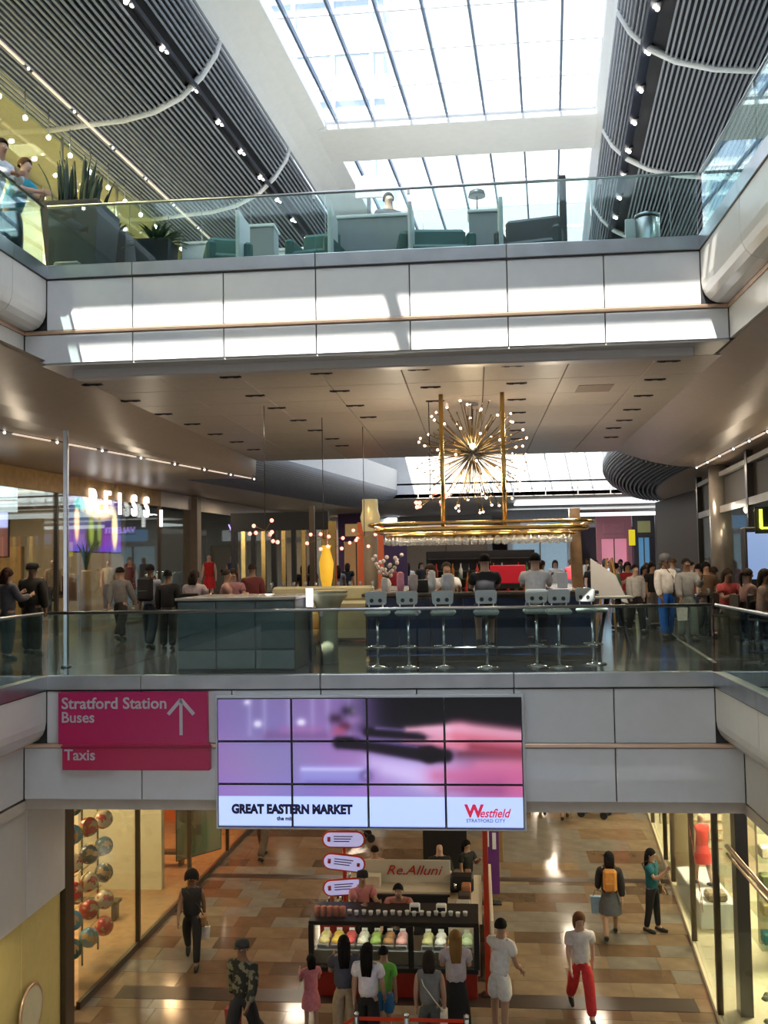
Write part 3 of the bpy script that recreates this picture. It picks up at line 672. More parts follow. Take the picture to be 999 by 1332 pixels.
    if hair != 'bald':
        if kk not in SKINS:
            m = MB(); vs = []; fs = []; n = 14; rows = 6; cc = hp(.012, .14); lim = {'short': .56, 'bob': .66, 'long': .66, 'bun': .56, 'tail': .58, 'afro': .66}[hair]
            rr = {'afro': .15, 'bob': .112}.get(hair, .103)
            for i in range(rows+1):
                for q in range(n):
                    an = 2*pi*q/n; front = max(0, -sin(an)); ph = (i/rows)*pi*(lim-(.20 if hair != 'afro' else .18)*front**1.5)
                    jt = 1+.05*sin(an*7+i*2.1)*(i/rows); vs.append(cc+Vector((rr*.95*jt*sin(ph)*cos(an), rr*1.08*jt*sin(ph)*sin(an)+.004, rr*1.10*cos(ph))))
            for i in range(rows):
                for q in range(n): fs.append((i*n+q, (i+1)*n+q, (i+1)*n+(q+1) % n, i*n+(q+1) % n))
            m.add(vs, fs, True)
            if hair in ('long', 'bob'):
                lw = .30 if hair == 'long' else .12; pts = [cc+Vector((0, .055, .02)), cc+Vector((0, .075, -.08)), cc+Vector((0, .085, -.08-lw*.5)), cc+Vector((0, .10, -.08-lw))]
                for dx in (-.055, -.02, .02, .055): m.tube([p+Vector((dx, 0, 0)) for p in pts], [.05, .05, .044, .02], 8)
            if hair == 'bun': m.ball(cc+Vector((0, .08, .07)), .05, 10, 6)
            if hair == 'tail': m.tube([cc+Vector((0, .09, .04)), cc+Vector((0, .14, 0)), cc+Vector((0, .14, -.12)), cc+Vector((0, .12, -.24))], [.03, .036, .034, .012], 8)
            SKINS[kk] = m.mesh('hair', None)
        put('hair', SKINS[kk], M('hair_%02x%02x%02x' % tuple(int(v*255) for v in hcol), hcol  , .75, spec=.15, var=.1))
    if hat:
        c = hp(.0, .16); m = MB()
        if hat[0] == 'cap': m.lathe([(.108, -.01), (.108, .03), (.09, .075), (.02, .095)], 14, c); m.prism([(-.07, .0), (.07, .0), (.05, -.07), (-.05, -.07)], -.005, .008, 'z'); m.v = m.v[:-8]+[(a+c.x, b+c.y-.09, z_+c.z) for a, b, z_ in m.v[-8:]]
        else: m.lathe([(.098, -.04), (.115, .02), (.118, .06), (.085, .11), (.02, .13)], 14, c)
        m.build('hat' if hat[0] == 'cap' else 'turban', clothm(hat[1]), t)
    info = dict(t=t, sp=sp, hp=hp, arms=arms, legs=legs); t_info[t.name] = info
    return t
t_info = {}
def hand(t, s=-1):
    for a in t_info[t.name]['arms']:
        if a[0] == s: return a[4]
def tow(t, p):   # local point of a person to world
    z = t.rotation_euler.z; S = t.scale; return Vector((t.location.x+(p.x*cos(z)-p.y*sin(z))*S.x, t.location.y+(p.x*sin(z)+p.y*cos(z))*S.x, t.location.z+p.z*S.z))
def carried_bag(t, label, col, s=-1, w=.3, h=.34, d=.12, kind='shopping_bag'):
    p = tow(t, hand(t, s)); b = thing(kind, label, 'bag', (p.x, p.y, p.z-.02), t.rotation_euler.z)
    m = MB(); m.prism([(-w*.42, -h-.10), (w*.42, -h-.10), (w*.5, -.12), (-w*.5, -.12)], -d/2, d/2); m.build('bag_body', clothm(col), b)
    MB().tube([(-w*.3, 0, -.12), (-w*.2, 0, -.02), (0, 0, .02), (w*.2, 0, -.02), (w*.3, 0, -.12)], .006, 6).build('handle', clothm((.05, .04, .04)), b); return b
def backpack(t, label, col, w=.30, h=.42):
    sp = t_info[t.name]['sp']; c = tow(t, sp(0, .15, 1.24)); b = thing('backpack', label, 'bag', c, t.rotation_euler.z)
    MB().cbox(-w/2, w/2, -.03, .13, -h/2, h/2, .045).build('pack', clothm(col), b)
    MB().cbox(-w*.36, w*.36, .13, .17, -h*.42, -.02, .02).build('pocket', clothm(tuple(v*.8 for v in col)), b)
    for s in (1, -1): MB().tube([(s*.10, -.02, h/2-.05), (s*.11, -.14, h/2+.02), (s*.12, -.27, .10), (s*.11, -.22, -.12), (s*.10, -.02, -h/2+.05)], .014, 6).build('strap', clothm((.03, .03, .03)), b)
    return b
def shoulder_bag(t, label, col, s=1, strap=(.05, .04, .03), z=.86, y=.02, w=.30, h=.2):
    sp = t_info[t.name]['sp']; c = tow(t, sp(s*.22, y, z)); b = thing('shoulder_bag', label, 'bag', c, t.rotation_euler.z)
    MB().cbox(-.05, .05, -w/2, w/2, -h/2, h/2, .03).build('bag_body', clothm(col), b)
    MB().tube([(0, -w*.3, h/2), (-s*.10, -.12, .30), (-s*.30, -.10, .56), (-s*.33, .02, .60), (-s*.28, .14, .52), (-s*.10, .14, .28), (0, w*.3, h/2)], .009, 6).build('strap', clothm(strap), b)
    return b
# ================================================================== LOWER MALL
HZ = LZ
def at_head(px, py, h, z): return az(px, py, z+h-.01)
def onfloor(p, z): return (p.x, p.y, z)
p = az(757, 1320, LZ); person('woman in a white polo and red trousers walking towards the viewer', onfloor(p, LZ), 6, 1.68, 'walk', (.80, .76, .76), 'short', 'trousers', (.62, .035, .04), 'pale', 'bob', (.16, .07, .035), shoe=(.02, .02, .02))
p = az(795, 1220, LZ); t = person('person seen from behind in a black top and grey skirt with an orange backpack', onfloor(p, LZ), 175, 1.70, 'walk2', (.015, .015, .018), 'long', 'skirt', (.10, .11, .13), 'mid', 'bob', (.012, .01, .01))
backpack(t, 'orange backpack on the back of the person in black', (.62, .27, .06), .26, .42)
carried_bag(t, 'pale blue shopping bag in the hand of the person with the orange backpack', (.30, .48, .68), 1)
p = az(850, 1212, LZ); t = person('woman in a teal top and black leggings by the right shop windows', onfloor(p, LZ), 60, 1.62, 'phone', (.01, .13, .17), 'short', 'leggings', (.012, .012, .015), 'mid', 'long', (.012, .01, .01))
shoulder_bag(t, 'brown shoulder bag of the woman in teal', (.13, .08, .05), 1)
p = az(250, 1252, LZ); t = person('woman all in black with big dark hair walking by the left shop', onfloor(p, LZ), 12, 1.72, 'walk', (.015, .013, .015), 'none', 'leggings', (.012, .012, .014), 'brown', 'afro', (.01, .008, .008))
shoulder_bag(t, 'tan handbag at the side of the woman in black', (.30, .17, .08), 1, z=.84)
carried_bag(t, 'white carrier bag held by the woman in black', (.75, .75, .73), 1, .2, .24, .05)
p = at_head(315, 1218, 1.78, LZ); t = person('man in a camouflage top and dark trousers striding in the left foreground', onfloor(p, LZ), -14, 1.78, 'walk2', (.075, .075, .055), 'long', 'trousers', (.02, .02, .024), 'brown', 'short', (.01, .008, .008), hat=('cap', (.03, .03, .03)))
carried_bag(t, 'dark red and white bag in the hand of the man in camouflage', (.35, .05, .06), -1, .24, .3)
p = at_head(648, 1197, 1.76, LZ); t = person('man in a white T-shirt and white shorts leaning at the right end of the kiosk', onfloor(p, LZ), 150, 1.76, 'reach', (.80, .78, .76), 'short', 'shorts', (.78, .76, .72), 'mid', 'short', (.012, .01, .01), shoe=(.7, .7, .7))
p = at_head(404, 1245, 1.15, LZ); person('small girl in a pink dress at the left end of the ice cream counter', onfloor(p, LZ), 205, 1.18, 'hold', (.62, .20, .24), 'short', 'skirt', (.62, .20, .24), 'mid', 'bob', (.01, .008, .008), dress=1)
p = at_head(447, 1217, 1.66, LZ); t = person('woman with long dark hair in a dark checked shirt and khaki trousers at the counter', onfloor(p, LZ), 190, 1.66, 'hold', (.07, .07, .10), 'short', 'trousers', (.34, .25, .16), 'mid', 'long', (.01, .008, .008))
p = at_head(478, 1226, 1.66, LZ); person('woman with long black hair in a white T-shirt and black trousers at the counter', onfloor(p, LZ), 172, 1.66, 'slow', (.70, .66, .72), 'short', 'trousers', (.01, .01, .012), 'mid', 'long', (.008, .006, .006))
p = at_head(499, 1233, 1.42, LZ); person('child in a lime green T-shirt and blue shorts beside the counter', (p.x, p.y, LZ), 160, 1.44, 'stand', (.16, .52, .07), 'short', 'shorts', (.04, .16, .34), 'mid', 'short', (.015, .01, .01))
p = at_head(558, 1238, 1.62, LZ); t = person('woman with dark bobbed hair in a sleeveless grey top by the queue rope', onfloor(p, LZ), 178, 1.62, 'stand', (.17, .17, .165), 'none', 'trousers', (.07, .075, .07), 'mid', 'bob', (.03, .02, .015))
shoulder_bag(t, 'cream shoulder bag on a long strap of the woman in grey', (.62, .56, .46), -1, strap=(.6, .55, .45), z=.72, w=.26, h=.26)
p = at_head(592, 1210, 1.68, LZ); t = person('blonde woman in a pale T-shirt and long black skirt at the counter', onfloor(p, LZ), 184, 1.68, 'hold', (.52, .46, .50), 'short', 'long_skirt', (.01, .01, .012), 'pale', 'long', (.26, .14, .05))
p = az(472, 1214, LZ+0); p = at_head(468, 1130, 1.75, LZ); person('kiosk server in a pink shirt and black cap behind the left side of the counter', onfloor(p, LZ), 30, 1.75, 'serve', (.62, .24, .26), 'short', 'trousers', (.012, .012, .014), 'mid', 'short', (.01, .01, .01), hat=('cap', (.015, .015, .02)))
p = ay(521, 1195, 17.95); person('kiosk server in a pink shirt bending over the ice cream counter', (p.x, 17.95, LZ), 0, 1.75, 'bend', (.66, .27, .24), 'short', 'trousers', (.012, .012, .014), 'mid', 'short', (.012, .01, .01))
# behind the kiosk and farther down the mall
p = ay(487, 1093, 20.2); person('person in a pink top with short dark hair beyond the kiosk', (p.x, 20.2, LZ), 190, 1.52, 'stand', (.66, .25, .22), 'short', 'trousers', (.04, .04, .05), 'mid', 'short', (.02, .012, .01), detail=0)
p = ay(571, 1100, 20.6); person('balding man in black seated behind the kiosk', (p.x, 20.6, LZ), 10, 1.7, 'sit', (.02, .02, .02), 'long', 'trousers', (.03, .03, .035), 'pale', 'bald', detail=0, seat=.62)
chair_later = (p.x, 20.6)
p = ay(607, 1098, 20.9); person('dark haired person in black at the rear right corner of the kiosk', (p.x, 20.9, LZ), 40, 1.45, 'chat', (.02, .02, .02), 'short', 'trousers', (.02, .02, .025), 'mid', 'bob', (.01, .01, .01), detail=0)
for px, py, fc, ps, tp, bt, lab, bk in ((342, 1117, 170, 'walk', (.10, .08, .06), (.10, .07, .05), 'pedestrian in brown beyond the kiosk at the left, seen below the bridge', 'trousers'),
    (735, 1066, 180, 'walk2', (.5, .2, .06), (.32, .15, .07), 'distant pedestrian with bare legs and an orange top under the bridge', 'shorts'),
    (706, 1058, 170, 'walk', (.02, .02, .02), (.015, .015, .02), 'distant pedestrian in dark trousers under the bridge, left of the orange one', 'trousers'),
    (668, 1058, 10, 'slow', (.3, .3, .32), (.08, .08, .1), 'distant pedestrian in grey close beside the red kiosk post', 'trousers'),
    (806, 1056, 185, 'slow', (.55, .06, .08), (.3, .05, .06), 'distant pedestrian in red near the right shops', 'trousers')):
    p = az(px, py, LZ); person(lab, onfloor(p, LZ), fc, 1.72, ps, tp, 'short', bk, bt, 'mid', 'short', detail=0)
# pushchairs in the distance
def pushchair(label, x, y, rz):
    t = thing('pushchair', label, 'pushchair', (x, y, LZ), rz); dk = clothm((.02, .02, .025))
    MB().prism([(-.25, .45), (.2, .40), (.32, .95), (.22, .98), (.08, .56), (-.28, .58)], -.22, .22).build('seat', dk, t)
    MB().prism([(.32, .95), (.25, 1.12), (.02, 1.14), (-.12, 1.0), (.0, 1.04), (.2, .98)], -.23, .23).build('hood', dk, t)
    for s in (-.24, .24):
        MB().tube([(-.35, s, .12), (.1, s, .5), (.5, s, 1.02)], .014, 6).build('frame', dark_metal, t); MB().tube([(.3, s, .12), (.0, s, .42)], .012, 6).build('strut', dark_metal, t)
        for x_ in (-.35, .3):
            MB().tube([(x_, s-.02, .11), (x_, s+.02, .11)], .11, 12).build('wheel', black, t)
    MB().tube([(.5, -.24, 1.02), (.5, .24, 1.02)], .018, 6).build('handle', black, t)
p = az(466, 1094, LZ); pushchair('dark pushchair beyond the kiosk under the video wall', p.x, p.y, .3)
p = az(775, 1062, LZ); pushchair('dark pushchair far down the mall under the right of the bridge', p.x, p.y, -.4)
# ------------- ice cream kiosk
red = M('kiosk_red', (.30, .018, .012), .35, var=.05); redp = M('post_red', (.62, .045, .012), .35, var=.03); kw = M('kiosk_white', (.72, .64, .50), .3, var=.03)
KX0, KX1, KY = -2.93, -.12, 16.72
kt = thing('ice_cream_kiosk', 'ice cream kiosk with glass display counter, red base and black frame', 'kiosk', (0, 0, 0))
MB().cbox(KX0, KX1, KY, KY+.85, LZ, LZ+.42, .01).build('base', red, kt)
MB().cbox(KX0-.02, KX1+.02, KY-.04, KY+.85, LZ+.42, LZ+.50, .01).build('base_rail', black, kt)
MB().cbox(KX0-.04, KX1+.04, KY-.06, KY+.9, LZ+1.20, LZ+1.27, .01).build('counter_top', black, kt)
for x in (KX0, (KX0+KX1)/2+.30, KX1): MB().cbox(x-.045, x+.045, KY-.05, KY+.03, LZ+.5, LZ+1.2, .006).build('post', black, kt)
MB().cbox(KX0+.03, KX1-.03, KY+.08, KY+.8, LZ+.50, LZ+.74, .01).build('steel_trough', steel, kt)
MB().box(KX0+.03, KX1-.03, KY-.02, KY-.012, LZ+.52, LZ+1.19).build('front_glass', shop_glass, kt)
MB().box(KX0+.05, KX1-.05, KY+.10, KY+.16, LZ+1.165, LZ+1.195).build('case_light', M('case_light', (1, .95, .8), .5, emit=12, ecol=(1, .93, .75), var=0), kt)
tubm = MB().cbox(-.10, .10, 0, .5, -.06, 0, .01).mesh('ice_cream_tub', steel); 
flav = [(.85, .70, .35), (.80, .55, .10), (.75, .12, .12), (.85, .80, .68), (.35, .50, .14), (.42, .22, .10), (.80, .42, .42), (.88, .75, .15), (.62, .60, .30), (.86, .84, .78), (.85, .45, .08), (.5, .62, .4)]
n = 12
for i in range(n):
    x = KX0+.17+i*(KX1-KX0-.34)/(n-1)
    if abs(x-((KX0+KX1)/2+.30)) < .06: continue
    c = flav[i]; tb = thing('ice_cream_tub', 'steel tub of %s ice cream in the display counter, place %s' % ({0: 'cream', 1: 'amber', 2: 'red', 3: 'vanilla', 4: 'green', 5: 'chocolate', 6: 'pink', 7: 'yellow', 8: 'olive', 9: 'white', 10: 'orange', 11: 'pale green'}[i], 'left half' if i < 6 else 'right half'), 'ice cream', (x, KY+.16, LZ+.80), 0, 'ice cream tubs in the counter')
    inst('tub', tubm, tb); m = MB(); m.ball((0, .17, .0), .10, 10, 6, 1, 1.2, .8).ball((.01, .36, .02), .095, 10, 6, 1, 1.3, .9); m.build('ice_cream', M('ice_'+str(i), c, .6, var=.25, scale=18, bump=.3), tb)
    cn = MB().box(-.05, .05, .48, .485, .04, .11).build('price_card', white, tb)
# items on top
for i in range(18):
    x = KX0+.5+i*.125; tag(MB().lathe([(.03, 0), (.04, .07), (.041, .075)], 8, (x, KY+.25+.04*(i % 2), LZ+1.27)).build('paper_cup', white), nth(i)+' small white paper cup from the left on the kiosk counter top', 'cup', 'paper cups on the kiosk counter')
for i in range(5): tag(MB().lathe([(.045, 0), (.055, .16), (.04, .17)], 10, (KX0+.08+.11*i, KY+.18, LZ+1.27)).build('cone_stack', clothm((.55, .22, .18))), nth(i)+' pink stack of wafer cone sleeves from the left end of the kiosk counter', 'cones', 'cone stacks on the kiosk counter')
for x, l in ((-1.18, 'in front of the bending server'), (-.72, 'right of the bending server')):
    b_ = thing('counter_scale', 'small white box shaped scale on the counter ' + l, 'scale', (x, KY+.45, LZ+1.27)); MB().cbox(-.09, .09, -.07, .07, 0, .14, .02).build('body', white, b_); MB().cbox(-.07, .07, -.075, -.07, .03, .10, .004).build('display', black, b_)
# side and back counters
MB().cbox(KX0, KX0+.62, KY+.9, 18.9, LZ, LZ+.9, .01).build('left_counter', red, kt); MB().cbox(KX0-.02, KX0+.66, KY+.9, 18.9, LZ+.9, LZ+.95, .01).build('left_worktop', kw, kt)
MB().cbox(-.62, KX1+.05, KY+.9, 20.2, LZ, LZ+.9, .01).build('right_counter', kw, kt); MB().cbox(-.66, KX1+.1, KY+.9, 20.2, LZ+.9, LZ+.95, .01).build('right_worktop', kw, kt)
MB().cbox(-2.25, -.62, 18.86, 18.94, LZ, LZ+.98, .01).build('back_screen', black, kt); MB().box(-2.3, -.66, 17.6, 18.9, LZ, LZ+.006).build('kiosk_floor', black, kt)
MB().cbox(-2.6, -.62, 18.94, 19.45, LZ+.95, LZ+1.02, .01).build('back_worktop', kw, kt)
MB().cbox(-2.6, -.62, 19.45, 19.5, LZ, LZ+1.46, .01).build('back_panel', M('kiosk_panel', (.60, .58, .50), .2, var=.02), kt)
lettering('script_lettering', 'Re.Alluni', .26, M('script_red', (.45, .03, .02), .4, var=0), kt, (-1.90, 19.44, LZ+1.18), 0, .004, 0, 1.15, .35)
bk = M('box_cream', (.7, .62, .5), .6)
tag(MB().cbox(-2.3, -1.98, 19.1, 19.35, LZ+1.02, LZ+1.24, .01).build('cardboard_box', bk), 'cream box on the back worktop of the kiosk', 'box')
mk = thing('coffee_machine', 'dark coffee machine at the right rear corner of the kiosk', 'coffee machine', (-.42, 19.3, LZ+.95)); MB().cbox(-.2, .25, -.2, .15, 0, .3, .04).build('body', black, mk); MB().tube([(-.1, -.25, .1), (-.1, -.25, .2)], .03).tube([(.1, -.25, .1), (.1, -.25, .2)], .03).build('spout', chrome, mk)
for i, (y, l) in enumerate(((17.75, 'nearest the counter'), (18.2, 'second from the counter'), (18.7, 'midway along the right worktop'), (19.5, 'farthest along the right worktop'))):
    tag(MB().cbox(-.5+.05*i, -.22, y, y+.3, LZ+.95, LZ+1.2, .02).build('utensil_box', clothm([(.45, .42, .40), (.06, .04, .03), (.4, .16, .08), (.25, .12, .07)][i])), 'small utensil box on the right worktop, ' + l, 'box')
for i in range(7): tag(MB().lathe([(.05, 0), (.055, .2), (.02, .26), (.02, .32)], 8, (-2.78+.2*(i % 2), 17.75+.16*i, LZ+.95)).build('syrup_bottle', [black, chrome, clothm((.25, .1, .05))][i % 3]), nth(i)+' syrup bottle from the front on the left kiosk worktop under the oval signs', 'bottle', 'syrup bottles on the left worktop')
# oval signs on the red pole
sg = thing('sign_pole', 'red pole carrying three oval lavender signs on the left of the kiosk', 'sign', (-2.52, 18.0, LZ))
MB().tube([(0, 0, .95), (0, 0, 2.35)], .035, 10).build('pole', redp, sg)
lav = M('sign_lavender', (.50, .50, .80), .4, emit=.42, ecol=(.62, .60, 1), var=.02); ink = M('sign_ink', (.10, .06, .14), .5, var=0)
for i, (z, tl) in enumerate(((2.28, 0), (1.86, .10), (1.42, -.08))):
    def oval(w, h, n=8):
        r = h/2; pts = []
        for k in range(n+1): a = -pi/2+pi*k/n; pts.append((w/2-r+r*cos(a), r*sin(a)))
        for k in range(n+1): a = pi/2+pi*k/n; pts.append((-w/2+r+r*cos(a), r*sin(a)))
        return pts
    o_ = MB().prism(oval(.80, .31), -.05, -.02).build('oval_frame', redp, sg, loc=(0, -.02, z)); o_.rotation_euler = (0, tl, 0)
    MB().prism(oval(.74, .25), -.065, -.05).build('oval_face', lav, o_)
    MB().tube([(-.27, -.07, -.03), (-.27, -.07, .05)], .03, 8).build('emblem', M('emblem_red', (.5, .04, .05), .5, var=0), o_)
    if i: MB().tube([(.27, -.07, -.03), (.27, -.07, .03)], .03, 8).build('emblem', MATS['emblem_red'], o_)
    for k in range(3): MB().box(-.18, .17-.03*k, -.068, -.066, .05-.045*k, .068-.045*k).build('print_line', ink, o_)
rp = thing('kiosk_post', 'tall orange red square post at the right end of the kiosk', 'post', (.06, 16.9, LZ)); MB().cbox(-.045, .045, -.045, .045, 0, 2.85, .006).build('shaft', redp, rp); MB().cbox(-.1, .1, -.1, .1, 0, .03, .01).build('foot', dark_metal, rp)
rp = thing('banner_stand', 'purple banner with white marks behind the red kiosk post', 'banner', (.20, 21.3, LZ)); MB().cbox(-.17, .17, -.015, .015, .2, 2.2, .004).build('banner', M('banner_purple', (.14, .03, .22), .6), rp); MB().box(-.1, -.04, -.02, -.016, 1.2, 1.55).box(.03, .11, -.02, -.016, 1.15, 1.5).build('white_mark', white, rp); MB().box(-.2, .2, -.12, .12, 0, .03).build('foot', black, rp)
tag(MB().cbox(.12, .18, 17.4, 20.6, LZ, LZ+1.05, .01).build('kiosk_screen', kw), 'long cream side screen along the right of the kiosk', 'screen')
pp = M('timber_post', (.30, .19, .09), .5); 
tag(MB().cbox(.36, .52, 24.2, 24.36, LZ, LZ+2.6, .01).build('display_column', pp), 'slim timber column beyond the kiosk at the right', 'column')
tag(MB().cbox(-1.40, -.35, 23.6, 23.75, LZ, LZ+1.9, .01).build('black_screen', black), 'black upright display screen behind the kiosk', 'screen')
# queue barrier
for i, (px, py) in enumerate(((463, 1290), (528, 1292), (606, 1290))):
    q = ay(px, py, 14.0); q = Vector((q.x, 14.0, LZ)); s_ = thing('queue_post', 'brushed steel queue post in front of the counter, %s' % ('left', 'middle', 'right')[i], 'barrier', q, 0, 'queue posts'); MB().lathe([(.16, 0), (.16, .02), (.03, .04)], 14).build('foot', steel, s_); MB().tube([(0, 0, .03), (0, 0, .95)], .03, 10).build('shaft', steel, s_); MB().lathe([(.035, .93), (.04, .98), (.01, 1.0)], 10).build('cap', chrome, s_)
    if i:
        x0, x1 = prevx, q.x; tag(MB().obox((x0+.04, 14.0, LZ+.9), (x1-.04, 14.0, LZ+.9), .006, .05).build('queue_belt', redp), 'red queue belt between the %s posts' % ('left and middle' if i == 1 else 'middle and right'), 'barrier')
    else: tag(MB().obox((q.x-.03, 14.0, LZ+.9), (q.x-.5, 13.7, LZ+.72), .006, .05).build('queue_belt', redp), 'red queue belt running off from the left queue post', 'barrier')
    prevx = q.x
# ------------- lower shops
SHL = lambda y: -6.75+.04*(y-16); SHR = lambda y: 3.70+.085*(y-16)
yel = M('shop_wall_yellow', (.62, .50, .20), .6, var=.04); cream = M('shop_cream', (.66, .60, .42), .6, var=.04); wood = M('shop_wood', (.42, .25, .12), .4, var=.15); orange = M('orange_wall', (.70, .17, .02), .5, var=.04)
ml = M('mullion_bronze', (.10, .075, .05), .35, .6, var=.05); crimson = M('crimson_wall', (.22, .04, .06), .5, var=.04)
wl_ = struct('wall_lower_left', 'glazed shopfronts and yellow wall along the left of the lower mall', 'shopfront')
# near: clad pier and yellow lit panels at the very left
for i in range(4):
    y0 = 15.2-1.35*(i+1); MB().cbox(-6.76, -6.62, y0+.01, y0+1.34, -3.35, -1.76, .01).build('bulkhead_panel', beige_panel if i else white_panel, wl_)
    MB().cbox(-6.80, -6.70, y0+.01, y0+1.34, LZ, -3.36, .01).build('yellow_panel', yel, wl_)
MB().cbox(-6.85, -6.62, 15.2, 15.55, LZ, -1.76, .01).build('corner_pier', ml, wl_)
mys = [16.0, 18.6, 21.6, 24.5, 28, 32, 36]
for a, b in zip(mys, mys[1:]):
    MB().obox((SHL(a), a+.03, LZ+2.0), (SHL(b), b-.03, LZ+2.0), .02, 3.75).build('glass_pane', shop_glass, wl_)
    MB().obox((SHL(b), b, LZ), (SHL(b), b, -1.76), .08, .08).build('mullion', ml, wl_)
    MB().obox((SHL(a), a, LZ+.06), (SHL(b), b, LZ+.06), .07, .12).build('sill', ml, wl_)
MB().box(-13, -6.8, 15.3, 15.45, LZ, -1.76).build('partition', yel, wl_); MB().box(-13, -12.8, 15.4, 50, LZ, -1.76).build('rear_wall', cream, wl_)
MB().prism([(-12.8, 15.5), (SHL(15.5)-.05, 15.5), (SHL(36)-.05, 36), (-12.8, 36)], LZ, LZ+.05, 'z').build('shop_floor', wood, wl_)
MB().box(-12, -7.2, 21.7, 21.9, LZ, -1.76).build('partition', cream, wl_)
MB().box(-9.4, -9.2, 22.2, 27.5, LZ, -1.76).build('orange_wall', orange, wl_); MB().box(-9.4, -6.9, 27.5, 27.7, LZ, -1.76).build('orange_wall', orange, wl_); MB().box(-9.8, -6.7, 32, 32.2, LZ, -1.76).build('crimson_wall', crimson, wl_)
for x, y, w_, c_ in ((-8.6, 17.6, 90, (1, .78, .45)), (-8.2, 20, 90, (1, .8, .5)), (-8.1, 24.5, 130, (1, .6, .3)), (-8.5, 30, 90, (1, .6, .4)), (-9.5, 18, 60, (1, .8, .5))): area('shop_lamp', (x, y, -1.95), .8, w_, c_)
for y in (9.8, 12.5): area('wall_washer', (-6.2, y, -3.0), .3, 26, (1, .82, .42), (0, R(-35), 0))
# oval mirrors on the yellow wall
for (y, z, l) in ((14.0, -4.7, 'oval gilt disc on the yellow wall next to the corner pier'), (12.6, -4.05, 'oval gilt disc on the yellow wall at the frame edge')):
    t = thing('wall_disc', l, 'disc', (-6.62, y, z)); MB().lathe([(.36, -.02), (.38, 0), (.36, .02)], 24).build('rim', bronze, t).rotation_euler = (0, pi/2, 0); MB().lathe([(.32, -.01), (.32, .022)], 24).build('face', cream, t).rotation_euler = (0, pi/2, 0)
# globe display
gt = thing('globe_tree', 'tall black display rack of coloured globes in the left shop window', 'rack', (-7.35, 17.6, LZ))
for y in (-.75, 0, .75): MB().tube([(0, y, .05), (0, y, 3.7)], .02, 6).build('upright', dark_metal, gt)
for k in range(6): MB().tube([(0, -.9, .6+.58*k), (0, .9, .62+.58*k)], .012, 6).build('shelf_rod', M('rod_brass', (.5, .35, .12), .3, .8), gt)
gcols = [('light blue', (.10, .30, .48)), ('cream', (.62, .54, .38)), ('dark teal', (.03, .12, .14)), ('red', (.52, .06, .06)), ('slate', (.05, .08, .10))]
seas = {}
def globemat(c):
    if c not in seas:
        m = M('globe_'+c[0].replace(' ', '_'), c[1], .25, var=0); n = m.node_tree; b = n.nodes['Principled BSDF']; t = n.nodes.new('ShaderNodeTexCoord'); q = n.nodes.new('ShaderNodeTexNoise'); r = n.nodes.new('ShaderNodeValToRGB')
        q.inputs['Scale'].default_value = 9; r.color_ramp.interpolation = 'CONSTANT'; r.color_ramp.elements[1].position = .55; r.color_ramp.elements[0].color = (*c[1], 1); r.color_ramp.elements[1].color = (.50, .33, .16, 1) if c[0] != 'cream' else (.5, .08, .06, 1)
        n.links.new(t.outputs['Object'], q.inputs['Vector']); n.links.new(q.outputs['Fac'], r.inputs[0]); n.links.new(r.outputs[0], b.inputs['Base Color']); seas[c] = m
    return seas[c]
gball = MB().ball((0, 0, 0), .175, 16, 10).mesh('globe', None); gball.materials.append(white)
gring = MB().tube([(.185*cos(a*pi/8), 0, .185*sin(a*pi/8)) for a in range(-4, 5)], .008, 5).mesh('meridian', MATS['rod_brass'])
rowsn = ['top', 'second', 'third', 'fourth', 'fifth', 'sixth', 'lowest']
for r_ in range(7):
    for c_ in range(3):
        ci = gcols[(r_*2+c_*3+(r_ == 2)) % 5]
        t = thing('globe', '%s globe in the %s row of the rack, %s' % (ci[0], rowsn[r_], ('nearest the corner pier', 'middle of its row', 'far end of its row')[c_]), 'globe', (-7.25+.05*c_, 16.95+.6*c_, LZ+3.6-.50*r_-.02*c_), random.random()*6, 'globes on the window rack')
        inst('ball', gball, t, mat=globemat(ci)); inst('meridian', gring, t)
# banner poster hanging in orange shop
pst = thing('hanging_poster', 'large grey green poster of red flowers hanging in the orange shop', 'poster', (-7.0, 22.2, -5.05), R(52))
def flower(u, v):
    c = np.stack([.46+.05*np.sin(9*u), .48+.04*np.sin(7*v), .40+0*u], 1)
    for a, b, s, k in ((.3, .7, .015, (.55, .15, .1)), (.6, .5, .02, (.6, .55, .5)), (.75, .8, .012, (.5, .2, .12)), (.45, .3, .02, (.45, .42, .36))): w = np.exp(-((u-a)**2+(v-b)**2)/s)[:, None]; c = c*(1-w)+np.array(k)*w
    return c
vprint = vcolmat('print', 0, .5); vscreen = vcolmat('screen', .82, .3); vlit = vcolmat('backlit_print', 2.0, .4)
MB().box(-.02, 1.27, .005, .02, -.02, 2.02).build('board', dark_metal, pst); picture('print', flower, 1.25, 2.0, 24, 30, vprint, pst, (0, 0, 0))
# escalator like handrail piece, bench in shop, doorstop strips
for (x, y, z, l) in ((-8.1, 19.9, .4, 'low dark display bench inside the globe shop'), (-7.8, 23.5, .35, 'low dark bench inside the orange shop')):
    t = thing('display_bench', l, 'bench', (x, y, LZ+.05)); MB().cbox(-.6, .6, -.14, .14, z-.07, z, .01).build('top', ml, t)
    for s in (-.5, .5): MB().box(s-.04, s+.04, -.12, .12, 0, z-.07).build('leg', ml, t)
